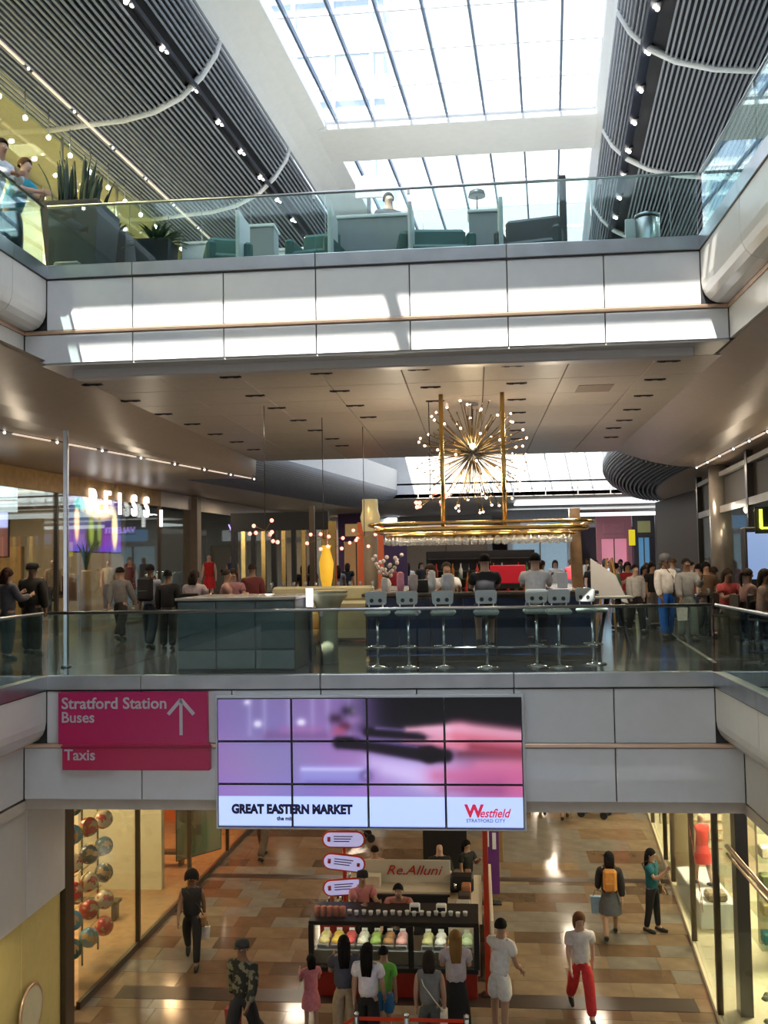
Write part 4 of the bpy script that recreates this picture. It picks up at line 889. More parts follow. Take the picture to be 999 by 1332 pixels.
# right shops
wr_ = struct('wall_lower_right', 'bright glazed shopfronts along the right of the lower mall', 'shopfront')
mys = [14.6, 16.2, 19.2, 22.6, 24.2, 27.5, 31, 36]
for a, b in zip(mys, mys[1:]):
    MB().obox((SHR(a), a+.03, LZ+2.0), (SHR(b), b-.03, LZ+2.0), .02, 3.75).build('glass_pane', shop_glass, wr_)
    MB().obox((SHR(b), b, LZ), (SHR(b), b, -1.76), .09, .09).build('mullion', ml, wr_)
    MB().obox((SHR(a), a, LZ+.05), (SHR(b), b, LZ+.05), .10, .10).build('sill', cream, wr_)
MB().box(8.2, 8.4, 10, 50, LZ, -1.76).build('rear_wall', cream, wr_); MB().prism([(SHR(10)+.05, 10), (8.3, 10), (8.3, 40), (SHR(40)+.05, 40)], LZ, LZ+.03, 'z').build('shop_floor', cream, wr_)
for y, x0 in ((19.25, 5.2), (24.3, 4.6), (27.6, 4.9)): MB().box(x0, 8.2, y, y+.15, LZ, -1.76).build('partition', cream, wr_)
MB().cbox(4.05, 4.25, 16.25, 16.55, LZ, -1.76, .01).build('clad_pier', M('pier_dark', (.06, .05, .045), .3), wr_)
for x, y in ((5.6, 17.6), (5.4, 21), (5.6, 26), (6, 30)): area('shop_lamp', (x, y, -1.95), .9, 260, (1, .86, .58))
# window platform with mannequin and slatted backdrop
bd = thing('window_backdrop', 'cream slatted backdrop wall behind the red mannequin', 'backdrop', (4.95, 22.3, LZ), 0); MB().box(-.35, .35, 0, .06, .05, 3.8).build('board', cream, bd)
for k in range(14): MB().box(-.33, .33, -.02, 0, .9+.2*k, .93+.2*k).build('slat', wood, bd)
pl = tag(MB().cbox(4.25, 4.95, 19.9, 22.2, LZ+.03, LZ+.55, .02).build('window_platform', white), 'white display platform under the mannequins in the right window', 'platform')
def mannequin(label, x, y, z, rz, h, top, bot, skirt=True, tone=(.6, .5, .4), lit=None):
    t = person(label, (x, y, z), rz, h, 'slow', top, 'none', 'skirt' if skirt else 'leggings', bot, 'pale', 'bald', detail=0, name='mannequin', dress=1 if skirt else None); t['category'] = 'mannequin'; return t
mannequin('mannequin in a red dress on the white platform in the right shop window', 4.55, 21.0, LZ+.55, 200, 1.5, (.70, .03, .03), (.70, .03, .03), True)
tag(MB().cbox(4.4, 4.8, 19.95, 20.3, LZ+.55, LZ+.72, .04).build('display_shoes', clothm((.35, .28, .2))), 'tan shoes and folded items at the front of the window platform', 'shoes')
# glass shelves with goods in the near right shop
sh = thing('display_shelves', 'glass display shelves with small goods in the near right shop', 'shelves', (5.2, 18.2, LZ)); 
for k in range(6): MB().box(-.4, .5, -.5, .5, .5+.5*k, .52+.5*k).build('shelf', shop_glass, sh); 
for x in (-.4, .5): MB().tube([(x, .5, 0), (x, .5, 3.2)], .02, 6).build('upright', steel, sh)
gc = [(.05, .25, .3), (.5, .4, .2), (.2, .22, .1), (.6, .55, .4)]
for k in range(5):
    for j in range(3): tag(MB().cbox(4.9+.28*j, 5.08+.28*j, 17.9, 18.15, LZ+.52+.5*k, LZ+.72+.5*k, .02).build('gift_box', clothm(gc[(k+j) % 4])), 'gift box on the %s glass shelf from the bottom, near right shop, %s' % (nth(k), ('left', 'middle', 'right')[j]), 'box', 'gift boxes on the glass shelves')
# window lettering transfers
for x, y, z, s_, tt in ((SHR(21.2)-.03, 21.2, -3.4, .5, 'Sale'), (SHR(18)-.03, 17.9, -4.4, .55, 'New')): pass
tr = MB()
for k in range(9): a = random.random(); tr.obox((SHR(21.6)-.02, 21.3+.12*k, -3.2-.12*k+.2*a), (SHR(21.6)-.02, 21.5+.12*k, -2.9-.10*k+.2*a), .004, .02)
tag(tr.build('branch_transfer', M('transfer_red', (.32, .08, .06), .6, var=0)), 'dark red branch shaped transfer on the right shop window', 'decal')
tr = MB()
for k in range(9): a = random.random(); tr.obox((SHR(17.4)-.02, 17.6+.12*k, -4.5+.16*k+.1*a), (SHR(17.4)-.02, 17.7+.12*k, -4.15+.14*k+.1*a), .004, .03)
tag(tr.build('branch_transfer', MATS['transfer_red']), 'dark red branch shaped transfer on the nearest right shop window', 'decal')
hr = thing('stair_handrail', 'bronze handrail sloping down beside the near right shop', 'handrail'); a = ay(945, 1100, 15.4); b = ay(1010, 1175, 14.2); MB().tube([a, b, b+(b-a)], .035, 8).tube([a-Vector((0, 0, .12)), b-Vector((0, 0, .12)), b+(b-a)-Vector((0, 0, .12))], .02, 8).build('rail', bronze, hr)
MB().box(min(a.x, b.x), a.x+.6, 14.9, 14.93, LZ, a.z-.3).build('glass_pane', shop_glass, hr)
wp = thing('window_plant', 'green and cream plant in the bottom right shop window', 'plant', (4.25, 14.5, LZ+.4)); m = MB()
for k in range(26): a = random.random()*6.28; r_ = .1+.2*random.random(); m.ball((r_*cos(a), r_*sin(a), .2+.5*random.random()), .06, 6, 4, 1, 1, .6)
m.build('foliage', M('plant_pale', (.32, .36, .18), .6, var=.3), wp); MB().lathe([(.16, -.4), (.22, .15), (.20, .16)], 14).build('pot', cream, wp)
# far end of lower mall
fe = struct('wall_lower_end', 'far shopfronts closing the lower mall', 'wall'); MB().box(-20, 14, 60, 60.3, LZ, -1.7).build('end_wall', cream, fe)
MB().box(-10, SHL(36)-.3, 36, 60, LZ, -1.7).build('side_block', crimson, fe); MB().box(SHR(36)+.3, 12, 36, 60, LZ, -1.7).build('side_block', cream, fe)
# ================================================================== BRIDGE SIGNS
# video wall: 4 x 3 screens showing one picture
VX0, VX1 = ay(284.5, 905, D).x, ay(678, 905, D).x; VZ1, VZ0 = -.115, ay(480, 1075, D).z
def advert(u, v):
    n = u.size; c = np.zeros((n, 3)); c[:] = (.60, .50, .74)
    c = c+(np.stack([-.10*(1-u), -.08*(1-u), -.06*(1-u)], 1))+np.stack([.03*np.sin(14*u+3*v), .02*np.sin(11*u), .03*np.sin(9*v)], 1)
    def put(w, col): 
        nonlocal c; c = c*(1-w[:, None])+np.array(col)*w[:, None]
    def sm(x): return 1/(1+np.exp(-np.clip(x, -40, 40)))
    A = 2.35
    def cap(u0, v0, r0, u1, v1, r1, col, k=60, op=1):      # soft tapered stroke
        x0, x1 = u0*A, u1*A; dx, dy = x1-x0, v1-v0; t = np.clip(((u*A-x0)*dx+(v-v0)*dy)/(dx*dx+dy*dy+1e-9), 0, 1)
        d = np.hypot(u*A-x0-dx*t, v-v0-dy*t); put(op*sm((r0+(r1-r0)*t-d)*k), col)
    put(.55*sm((v-.72)*14)*sm((.60-u)*14), (.42, .36, .52))                                     # dim shelf of jars
    for x in (.11, .16, .24, .32, .37, .44): cap(x, .72, .008, x, 1.02, .008, (.66, .62, .80), 90, .55)
    for x, y, r in ((.135, .80, .022), (.28, .81, .024), (.10, .97, .012), (.445, .90, .016)): cap(x, y, r, x+.004, y, r, (.93, .92, 1), 110, .9)
    cap(.17, .71, .03, .36, .71, .03, (.40, .26, .46), 50, .7); cap(.22, .75, .02, .34, .76, .02, (.62, .40, .62), 70, .6)
    for x, y, cl in ((.39, .84, (.16, .08, .14)), (.42, .78, (.28, .08, .16)), (.455, .83, (.70, .55, .80)), (.40, .74, (.66, .30, .42)), (.43, .90, (.10, .06, .12)), (.48, .76, (.40, .30, .52))): cap(x, y, .03, x+.012, y, .03, cl, 70, .85)
    put(sm((v-.66-.10*np.clip((.80-u), 0, 1)*2)*40)*sm((u-.50)*30), (.035, .02, .05))           # black backdrop top right
    cap(.52, .50, .05, .76, .38, .15, (.74, .66, .88), 28); cap(.56, .44, .03, .80, .32, .06, (.82, .76, .95), 40, .5)   # pale cloth
    cap(.72, .40, .05, 1.02, .38, .20, (.74, .36, .54), 26, .95); cap(.86, .50, .02, 1.02, .52, .05, (.86, .50, .62), 40, .8); cap(.74, .30, .02, .92, .30, .05, (.50, .24, .44), 30, .7)
    cap(.80, .58, .03, 1.02, .60, .05, (.16, .04, .08), 40); 
    cap(.69, .73, .025, .80, .70, .085, (.86, .60, .72), 60); cap(.80, .70, .10, 1.02, .64, .085, (.78, .42, .52), 50); cap(.78, .77, .03, 1.02, .71, .03, (.92, .70, .80), 60, .7); cap(.84, .625, .03, 1.02, .58, .03, (.46, .14, .20), 50, .8)
    cap(.63, .75, .018, .76, .76, .028, (.90, .66, .76), 90); cap(.62, .655, .018, .76, .665, .03, (.88, .56, .66), 90); cap(.66, .61, .014, .76, .63, .028, (.80, .44, .56), 90)
    cap(.50, .735, .035, .68, .69, .02, (.05, .02, .07), 110); cap(.53, .765, .008, .62, .75, .006, (.48, .40, .62), 140, .8)
    cap(.405, .655, .045, .46, .65, .04, (.07, .04, .09), 110); cap(.43, .655, .035, .70, .565, .065, (.07, .03, .09), 110); cap(.70, .565, .065, .755, .555, .05, (.05, .02, .06), 110); cap(.46, .69, .006, .66, .625, .006, (.42, .34, .58), 140, .8)
    cap(.30, .395, .05, .465, .395, .05, (.54, .53, .80), 60); cap(.285, .45, .012, .48, .45, .012, (.74, .74, .96), 110); cap(.30, .34, .02, .46, .34, .02, (.42, .38, .66), 70, .8); cap(.49, .40, .04, .495, .40, .04, (.34, .27, .50), 80); cap(.492, .40, .02, .495, .40, .02, (.55, .50, .72), 90)
    band = (v < .245)[:, None]; c = np.where(band, np.stack([.70+.04*v, .78+.04*v, 1+0*v], 1), c)
    return np.where((v < .012)[:, None], np.array((.1, .12, .5)), c)
vw = thing('video_wall', 'large video wall of twelve screens showing a violet advert on the middle bridge', 'screen', (VX0, D-.10, VZ0))
Wd, Hd = VX1-VX0, VZ1-VZ0; ax_ = [0, .249, .499, .750, 1]; az_ = [0, .335, .665, 1]
MB().cbox(-.03, Wd+.03, .02, .10, -.03, Hd+.03, .006).build('housing', M('housing_white', (.7, .72, .76), .4), vw)
vbez = M('bezel_black', (.01, .01, .015), .4, var=0)
for i in range(4):
    for j in range(3):
        x0, x1, z0, z1 = ax_[i]*Wd, ax_[i+1]*Wd, az_[j]*Hd, az_[j+1]*Hd
        b_ = MB().cbox(.003, x1-x0-.003, 0, .03, .003, z1-z0-.003, .004).build('screen', vbez, vw, loc=(x0, 0, z0))
        picture('screen_image', advert, x1-x0-.03, z1-z0-.03, 48, 28, vscreen, b_, (.015, -.003, .015), 0, ax_[i]+.004, ax_[i+1]-.004, az_[j]+.006, az_[j+1]-.006)
inkb = M('ink_navy', (.02, .02, .10), .5, var=0); inkr = M('ink_red', (.75, .02, .08), .5, emit=.35, ecol=(1, .05, .12), var=0); inkn = M('ink_plum', (.35, .04, .16), .5, var=0)
lettering('advert_text', 'GREAT EASTERN MARKET', .17, inkb, vw, (.20, -.008, .20), depth=.001, bold=.010, sx=.86)
lettering('advert_text', 'the mix', .075, inkb, vw, (.84, -.008, .105), depth=.001, bold=.003)
lettering('advert_text', 'W', .23, inkr, vw, (Wd-.80, -.008, .17), depth=.001, bold=.010)
lettering('advert_text', 'estfield', .165, inkr, vw, (Wd-.61, -.008, .165), depth=.001, bold=.003, shear=.35, sx=.85)
lettering('advert_text', 'STRATFORD CITY', .066, inkb, vw, (Wd-.79, -.008, .095), depth=.001)
# pink direction sign, two overlapping boards
pk = M('sign_crimson', (.56, .012, .12), .3, var=.02); wl = M('sign_lettering', (.62, .56, .62), .4, var=0)
a, b = ay(79, 899, D), ay(272, 966, D); c_, d_ = ay(85, 966, D), ay(275, 1000, D)
ds = thing('direction_sign', 'crimson direction sign for the station, buses and taxis with an upward arrow', 'sign', (a.x, D-.06, -.03))
w_ = b.x-a.x; h_ = -.76+.03
MB().cbox(0, w_, -.03, .06, h_, 0, .006).build('upper_board', pk, ds)
ox = c_.x-a.x; oy = d_.x-a.x; z0 = -1.09
MB().cbox(ox, oy, -.05, .06, z0, h_+.003, .006).build('lower_board', M('sign_crimson_lower', (.56, .014, .09), .3, var=.02), ds)
MB().box(ox-.01, oy+.01, -.07, .06, h_-.05, h_-.02).build('joint_strip', M('sign_dark_edge', (.34, .012, .06), .35), ds)
lettering('sign_text', 'Stratford Station', .225, wl, ds, (.05, -.034, -.225), depth=.002, bold=.004, sx=1.02)
lettering('sign_text', 'Buses', .215, wl, ds, (.045, -.034, -.42), depth=.002, bold=.003)
lettering('sign_text', 'Taxis', .215, wl, ds, (.10, -.055, -.945), depth=.002, bold=.003)
m = MB(); axx = ay(238, 930, D).x-a.x
m.obox((axx, -.034, -.60), (axx, -.034, -.13), .045, .006, (0, 1, 0)); m.obox((axx, -.034, -.10), (axx-.185, -.034, -.31), .05, .006, (0, 1, 0)); m.obox((axx, -.034, -.10), (axx+.185, -.034, -.31), .05, .006, (0, 1, 0)); m.build('arrow', wl, ds)
# ================================================================== MIDDLE LEVEL
oak = M('walnut_bar', (.13, .075, .035), .35, var=.2); marble = M('marble_top', (.42, .38, .32), .2, var=.12)
# bar island
bar = thing('bar_counter', 'dark island bar counter with pale top and lit rear, under the brass rack', 'bar', (0, 0, 0))
BX0, BX1, BY = -1.95, 2.05, 17.1
for nm, r_ in (('front_counter', (BX0, BX1, BY, BY+.55)), ('left_counter', (BX0, BX0+.55, BY+.55, 21.6)), ('right_counter', (BX1-.55, BX1, BY+.55, 21.6)), ('rear_counter', (BX0, BX1, 21.6, 22.1))):
    MB().cbox(r_[0], r_[1], r_[2], r_[3], .0, 1.14, .01).build(nm, oak, bar); MB().cbox(r_[0]-.06, r_[1]+.06, r_[2]-.06, r_[3]+.06, 1.14, 1.20, .01).build('worktop', marble if nm != 'front_counter' else M('worktop_dark', (.10, .09, .08), .15), bar)
for i in range(7): MB().cbox(BX0+.04+.565*i, BX0+.04+.565*(i+1)-.02, BY-.02, BY, .1, 1.1, .005).build('front_panel', M('bar_panel_blue', (.03, .045, .10), .25, var=.2), bar)
MB().tube([(BX0, BY-.16, .25), (BX1, BY-.16, .25)], .025, 8).build('foot_rail', chrome, bar)
MB().box(BX0+.1, BX1-.1, BY+.02, BY+.06, .06, .09).build('plinth', black, bar)
# back shelf with bottles
bs = thing('bottle_shelf', 'black stepped bottle shelf in the middle of the bar', 'shelves', (0, 19.6, 0)); MB().cbox(-.95, 1.15, -.25, .25, 0, 1.0, .01).build('cabinet', black, bs)
MB().cbox(-1.0, 1.2, .27, .31, 1.0, 1.95, .01).build('back_mirror', M('dark_mirror', (.03, .03, .035), .1, .3), bs)  # black backing panel added to darken the view behind the bottles
for z_ in (1.55, 1.8): MB().box(-.95, 1.15, .12, .27, z_-.02, z_).build('step', dark_metal, bs)
for k in range(3): MB().box(-.9, 1.1, -.2+.12*k, -.06+.12*k, 1.0+.18*k, 1.03+.18*k).build('step', dark_metal, bs)
bcols = [('green', (.02, .10, .04)), ('amber', (.30, .13, .03)), ('clear', (.55, .6, .6)), ('dark', (.02, .02, .02)), ('red', (.4, .03, .03))]
botm = MB().lathe([(.035, 0), (.037, .18), (.014, .23), (.013, .30), (.016, .305)], 8).mesh('bottle', None); botm.materials.append(white)
for i in range(36):
    c = bcols[(i*7) % 5]; k = i % 3
    tag(inst('bottle', botm, None, (-.85+.165*(i//3)+.03*k, 19.47+.12*k, 1.03+.18*k), mat=M('bottle_'+c[0], c[1], .12, var=0)), '%s bottle on the %s step of the bar shelf, %s from the left' % (c[0], ('front', 'middle', 'rear')[k], nth(i//3)), 'bottle', '%s bottles on the bar shelf' % c[0])
# things on the front counter
for px, l, c, hh, r_ in ((500, 'white jug on the bar counter, left end', (.8, .78, .74), .24, .06), (521, 'white and pink striped carton on the bar counter', (.8, .35, .45), .34, .07), (538, 'tall pale jar beside the pink carton', (.6, .5, .48), .30, .08), (562, 'white lampshade like vase on the bar counter', (.85, .85, .84), .36, .07), (583, 'white ice bucket on the bar counter', (.80, .84, .9), .30, .12), (620, 'small white bowl on the bar counter left of the man in black', (.8, .8, .78), .09, .07)):
    p = ay(px, 768, BY+.3); t = thing('counter_vessel', l, 'jar', (p.x, BY+.3, 1.20)); MB().lathe([(r_*.7, 0), (r_, hh*.5), (r_*.9, hh*.95), (r_*.95, hh)], 12).build('body', clothm(c), t); MB().lathe([(r_*.9, hh), (r_*.5, hh+.03), (.01, hh+.035)], 12).build('lid', clothm(tuple(v*.8 for v in c)), t)
t = thing('flower_vase', 'white orchids in a vase on the left bar counter', 'flowers', (BX0+.3, 18.0, 1.2)); MB().lathe([(.06, 0), (.09, .15), (.05, .25)], 12).build('vase', white, t); m = MB()
m_ = MB().ball((0, 0, 0), .04, 6, 4).mesh('blossom', clothm((.75, .62, .62)))
for k in range(22): a = k*2.4; r_ = .08+.01*k; inst('blossom', m_, t, (r_*cos(a), r_*sin(a), .3+.018*k)); MB().tube([(0, 0, .2), (r_*cos(a), r_*sin(a), .3+.018*k)], .004, 4).build('stem', clothm((.1, .2, .06)), t)
rdm = thing('red_display', 'red lit menu display on the bar between the two seated men', 'screen', (.62, 18.9, 1.2)); MB().cbox(-.34, .34, 0, .05, .1, .45, .01).build('panel', M('red_lit', (.35, .01, .02), .4, emit=.22, ecol=(.9, .02, .04), var=0), rdm); MB().box(-.3, .3, 0, .1, 0, .1).build('foot', black, rdm)
tag(MB().cbox(-1.2, -.85, 17.5, 17.8, 1.2, 1.42, .01).build('till', black), 'black till on the left part of the bar counter', 'till')
tag(MB().cbox(1.42, 1.6, 17.25, 17.27, 1.24, 1.52, .004).build('menu_card', white), 'white framed menu card standing on the right end of the bar', 'menu')
# canopy: brass rack on posts, hanging glasses, under the chandelier
cn = thing('glass_rack', 'brass tube rack hung over the bar on two brass posts', 'rack', (0, 0, 0))
CZR = 2.32
def ring(x0, x1, y0, y1, z, r): 
    pts = []
    for cx_, cy_, a0 in ((x1-.5, y1-.5, 0), (x0+.5, y1-.5, pi/2), (x0+.5, y0+.5, pi), (x1-.5, y0+.5, 1.5*pi)):
        for k in range(6): a = a0+k*pi/10; pts.append((cx_+.5*cos(a), cy_+.5*sin(a), z))
    pts.append(pts[0]); return MB().tube(pts, r, 8)
ring(BX0+.15, BX1-.05, BY, 21.9, CZR, .045).build('outer_ring', brass, cn); ring(BX0+.35, BX1-.25, BY+.2, 21.7, CZR-.10, .03).build('inner_ring', brass, cn); ring(BX0+.05, BX1+.05, BY-.1, 22.0, CZR+.10, .03).build('upper_ring', brass, cn)
for k in range(9): MB().tube([(BX0+.3, 17.6+.5*k, CZR-.05), (BX1-.2, 17.6+.5*k, CZR-.05)], .016, 6).build('cross_tube', brass, cn)
for px in (575, 655): p = ay(px, 600, BY+.1); MB().tube([(p.x, BY+.1, CZR), (p.x, BY+.1, CZ)], .04, 10).build('post', brass, cn)
for k in range(7): MB().box(BX0+.4+.5*k, BX0+.55+.5*k, BY+.12, BY+.2, CZR-.04, CZR-.02).build('spot_strip', lampwarm, cn)
gl = glassmat('wine_glass', (.9, .92, .92), .30, .05, .7, .22, (.95, .95, .95))
gm = MB().lathe([(.035, 0), (.03, -.008), (.005, -.02), (.005, -.09), (.03, -.12), (.042, -.16), (.034, -.22)], 10).mesh('wine_glass', gl)
for j, y in enumerate((17.35, 17.6, 18.1, 18.6)):
    for i in range(24): tag(inst('wine_glass', gm, None, (BX0+.35+.142*i+.04*(j % 2), y, CZR-.045)), 'wine glass hung from the brass rack, %s row, %s from the left' % (nth(j), nth(i)), 'glass', 'wine glasses hanging from the rack')
# timber end column
col = thing('rack_column', 'leaning dark timber column at the right end of the brass rack', 'column', (1.98, 19.0, 0)); MB().obox((0, 0, 0), (-.06, 0, 2.72), .20, .22, (0, 1, 0)).build('shaft', M('timber_brown', (.22, .13, .06), .4, var=.2), col); MB().box(-.2, .2, -.2, .2, 0, .04).build('foot', dark_metal, col)
# chandelier
ch = thing('starburst_chandelier', 'starburst chandelier of brass rods with small bulbs over the bar', 'chandelier', tuple(ay(615, 590, 18.3)))
MB().ball((0, 0, 0), .17, 14, 9).build('hub', dark_metal, ch); MB().tube([(0, 0, 0), (0, 0, CZ-ch.location.z-.02)], .012, 8).build('stem', dark_metal, ch); MB().lathe([(.12, 0), (.12, .02)], 14, (0, 0, CZ-ch.location.z-.03)).build('ceiling_rose', chrome, ch)
rods = MB(); NR = 150
bulb = MB().ball((0, 0, 0), .024, 8, 5).mesh('bulb', M('bulb', (1, .8, .6), .4, emit=7, ecol=(1, .62, .42), var=0)); rodm = M('rod_brass_dark', (.30, .21, .10), .3, .9, var=0)
rodmesh = MB().tube([(0, 0, .12), (0, 0, 1)], [.010, .007], 5).tube([(0, 0, .97), (0, 0, 1.03)], .014, 6).mesh('rod', rodm)
for k in range(NR):
    z = 1-2*(k+.5)/NR; a = k*2.39996; rr = sqrt(1-z*z); d = Vector((rr*cos(a), rr*sin(a), z)); L = (1.02 if k % 2 else .82)*(1.0 if z > -.2 else 1.08)
    o = inst('rod', rodmesh, ch, sc=(1, 1, L)); o.rotation_mode = 'QUATERNION'; o.rotation_quaternion = d.to_track_quat('Z', 'Y')
    if k % 2: inst('bulb', bulb, ch, tuple(d*(L+.03)))
MB().ball((0, -.16, .13), .05, 10, 6).build('centre_bulb', M('bulb_big', (1, .9, .6), .4, emit=40, ecol=(1, .85, .5), var=0), ch)
point('chandelier_glow', ch.location+Vector((0, -.2, -.5)), 60, (1, .78, .5), .3); 
# clusters of small pink lamps hanging on the left of the bar
def cluster(label, px, py, y, n, seed):
    p = ay(px, py, y); t = thing('lamp_cluster', label, 'pendant lamp', p); rnd = random.Random(seed)
    MB().tube([(0, 0, 0), (0, 0, (4.2 if p.x < -6 else CZ)-p.z)], .008, 6).build('cord', dark_metal, t)
    for k in range(n):
        q = Vector((rnd.uniform(-.36, .36), rnd.uniform(-.3, .3), rnd.uniform(-.24, .2))); MB().tube([(0, 0, 0), q*.95], .006, 5).build('arm', rodm, t); MB().ball(q, .038, 8, 5).build('bulb', lamppink, t)
cluster('cluster of pink lamp bulbs over the grey counter', 345, 690, 17.8, 8, 1); cluster('cluster of pink lamp bulbs in front of the yellow vase window', 421, 700, 19.5, 8, 2)
cluster('small cluster of pink lamp bulbs left of the brass rack', 474, 698, 21, 6, 3); cluster('cluster of pink lamp bulbs hanging under the left of the chandelier', 560, 650, 17.9, 9, 4)
# bar stools
cgr = M('stool_grey_leather', (.46, .50, .48), .4, var=.05)
def stool(label, px, py, rz=180):
    p = az(px, py, 0); t = thing('bar_stool', label, 'stool', (p.x, max(p.y, 15.0), 0), R(rz), 'bar stools along the front of the bar')
    MB().lathe([(.22, 0), (.22, .015), (.05, .04), (.035, .06)], 18).build('base', chrome, t); MB().tube([(0, 0, .04), (0, 0, .86)], .026, 10).build('column', chrome, t)
    MB().tube([(.17*cos(a*pi/8), .17*sin(a*pi/8), .34) for a in range(17)], .012, 6).tube([(0, 0, .34), (0, -.17, .34)], .012, 6).build('foot_ring', chrome, t)
    MB().cbox(-.21, .21, -.20, .20, .86, .95, .035).build('seat', cgr, t)
    b_ = MB(); b_.prism([(-.17, 1.08), (-.15, 1.05), (.15, 1.05), (.17, 1.08), (.18, 1.24), (.15, 1.27), (-.15, 1.27), (-.18, 1.24)], .17, .21); o = b_.build('backrest', cgr, t)
    for s in (-1, 1): MB().tube([(s*.11, .16, .92), (s*.12, .20, 1.08)], .014, 6).build('back_support', chrome, t); MB().tube([(s*.07, .212, 1.12), (s*.07, .218, 1.12)], .034, 12).build('back_hole', dark_metal, t)
    return t
sds = ['leftmost', 'second from the left', 'third from the left', 'under the man in black', 'under the man in the white T-shirt', 'right of the man in the white T-shirt', 'rightmost']
sts = []
for l, px, py in zip(sds, (492, 532, 578, 634, 699, 728, 772), (868, 868, 868, 868, 866, 868, 864)):
    sts.append(stool('grey leather bar stool, ' + l, px, py, 180 if px < 760 else 140))
for i, (lab, tc, px) in enumerate((('man in a black T-shirt seated at the bar seen from behind', (.012, .012, .014), 634), ('man in a white T-shirt seated at the bar seen from behind', (.62, .60, .60), 699))):
    s_ = sts[3+i]; person(lab, (s_.location.x, s_.location.y+.02, 0), 180+(-6 if i else 4), 1.80, 'stool', tc, 'short', 'trousers' if i else 'shorts', (.02, .025, .06), 'mid', 'short', (.01, .008, .008), seat=.93)
# high table legs and chairs right of bar, easel
t = thing('high_table', 'small dark high table with crossed legs right of the bar stools', 'table', (2.55, 18.6, 0)); MB().cbox(-.35, .35, -.3, .3, 1.0, 1.04, .01).build('top', cgr, t)
for s in (-1, 1): MB().obox((s*.3, -.2, 0), (s*.1, .2, 1.0), .04, .04).build('leg', black, t); MB().obox((s*.3, .2, 0), (s*.1, -.2, 1.0), .04, .04).build('leg', black, t)
p = az(800, 826, 0); e = thing('easel_sign', 'wooden easel with a tilted white board right of the bar', 'easel', (p.x-.1, p.y, 0), R(-20)); lt = M('light_wood', (.50, .28, .10), .5)
MB().obox((-.35, 0, 0), (-.05, .12, 1.75), .04, .05).build('leg', lt, e); MB().obox((.35, 0, 0), (.05, .12, 1.75), .04, .05).build('leg', lt, e); MB().obox((0, .6, 0), (0, .15, 1.7), .04, .05).build('leg', lt, e)
MB().prism([(-.42, .95), (.42, .72), (.15, 1.35), (-.42, 1.75)], .02, .05).build('board', white, e)
# grey counter with glass front at the left
gc_ = thing('host_counter', 'long grey glass fronted counter at the left of the bar', 'counter', (0, 0, 0)); x0, x1 = az(235, 872, 0).x, az(385, 872, 0).x; gp = M('grey_green_panel', (.13, .16, .155), .12, var=.1)
MB().cbox(x0, x1, 15.85, 17.6, .0, 1.16, .01).build('body', M('counter_core', (.10, .11, .11), .4), gc_)
for i in range(3): MB().cbox(x0+.02+(x1-x0)/3*i, x0+(x1-x0)/3*(i+1)-.01, 15.81, 15.85, .36, 1.15, .004).build('front_panel', gp, gc_); MB().cbox(x0+.02+(x1-x0)/3*i, x0+(x1-x0)/3*(i+1)-.01, 15.79, 15.85, .04, .34, .004).build('lower_panel', M('grey_green_pale', (.26, .30, .28), .2), gc_)
MB().cbox(x0-.03, x1+.03, 15.78, 17.65, 1.16, 1.21, .01).build('worktop', marble, gc_)
# cream flared pedestal, armchairs, bench, candle lamp
ped = thing('flared_pedestal', 'tall cream flared pedestal between the grey counter and the bar', 'pedestal', (*az(428, 862, 0)[:2], 0)); crm = M('cream_lacquer', (.52, .50, .33), .25, var=.05); MB().lathe([(.17, 0), (.16, .5), (.17, .85), (.24, 1.05), (.34, 1.17), (.34, 1.24)], 24).build('column', crm, ped); MB().lathe([(.35, 1.24), (.35, 1.27)], 24).build('top', crm, ped)
bn = thing('cream_bench', 'long cream banquette top running behind the grey counter', 'bench', (0, 0, 0)); MB().cbox(-4.6, -2.3, 21.7, 22.1, .9, 1.22, .05).build('backrest', crm, bn); MB().cbox(-4.6, -2.3, 21.2, 22.1, .05, .9, .05).build('seat', crm, bn)
och = M('ochre_leather', (.46, .27, .07), .4, var=.08)
for i, (px, py, l) in enumerate(((398, 848, 'nearest the grey counter'), (409, 842, 'middle of the row'), (421, 836, 'beside the cream pedestal'))):
    p = az(px, py, 0); t = thing('tub_chair', 'ochre leather tub chair, ' + l, 'armchair', (p.x, p.y+.2, 0), R(10*i), 'ochre tub chairs')
    MB().lathe([(.20, .12), (.27, .3), (.30, .42)], 16).build('seat', och, t); m = MB(); n = 14; vs = []; fs = []
    for k in range(n+1):
        a = pi*k/n*1.2-.3; 
        for r_, z in ((.30, .30), (.33, .72), (.27, .72), (.25, .42)): vs.append((r_*cos(a), r_*sin(a), z))
    for k in range(n):
        for q in range(4): fs.append((k*4+q, k*4+(q+1) % 4, (k+1)*4+(q+1) % 4, (k+1)*4+q))
    m.add(vs, fs, True).build('backrest', och, t)
    for a in range(4): MB().tube([(.15*cos(a*pi/2+.8), .15*sin(a*pi/2+.8), .14), (.2*cos(a*pi/2+.8), .2*sin(a*pi/2+.8), 0)], .015, 6).build('leg', dark_metal, t)
cd = thing('table_lamp', 'white cylinder lamp standing on the right end of the grey counter', 'lamp', (x1+.10, 16.7, 0)); MB().tube([(0, 0, 0), (0, 0, 1.0)], .03, 8).build('stand', dark_metal, cd); MB().lathe([(.065, 1.0), (.065, 1.32)], 14).build('shade', M('lamp_shade_white', (.9, .9, .95), .5, emit=1.0, ecol=(.95, .95, 1), var=0), cd)
tag(MB().lathe([(.05, 0), (.09, .035), (.085, .04)], 14, (-3.5, 16.3, 1.21)).build('bowl', white), 'small white bowl on the grey counter beside the lamp', 'bowl')
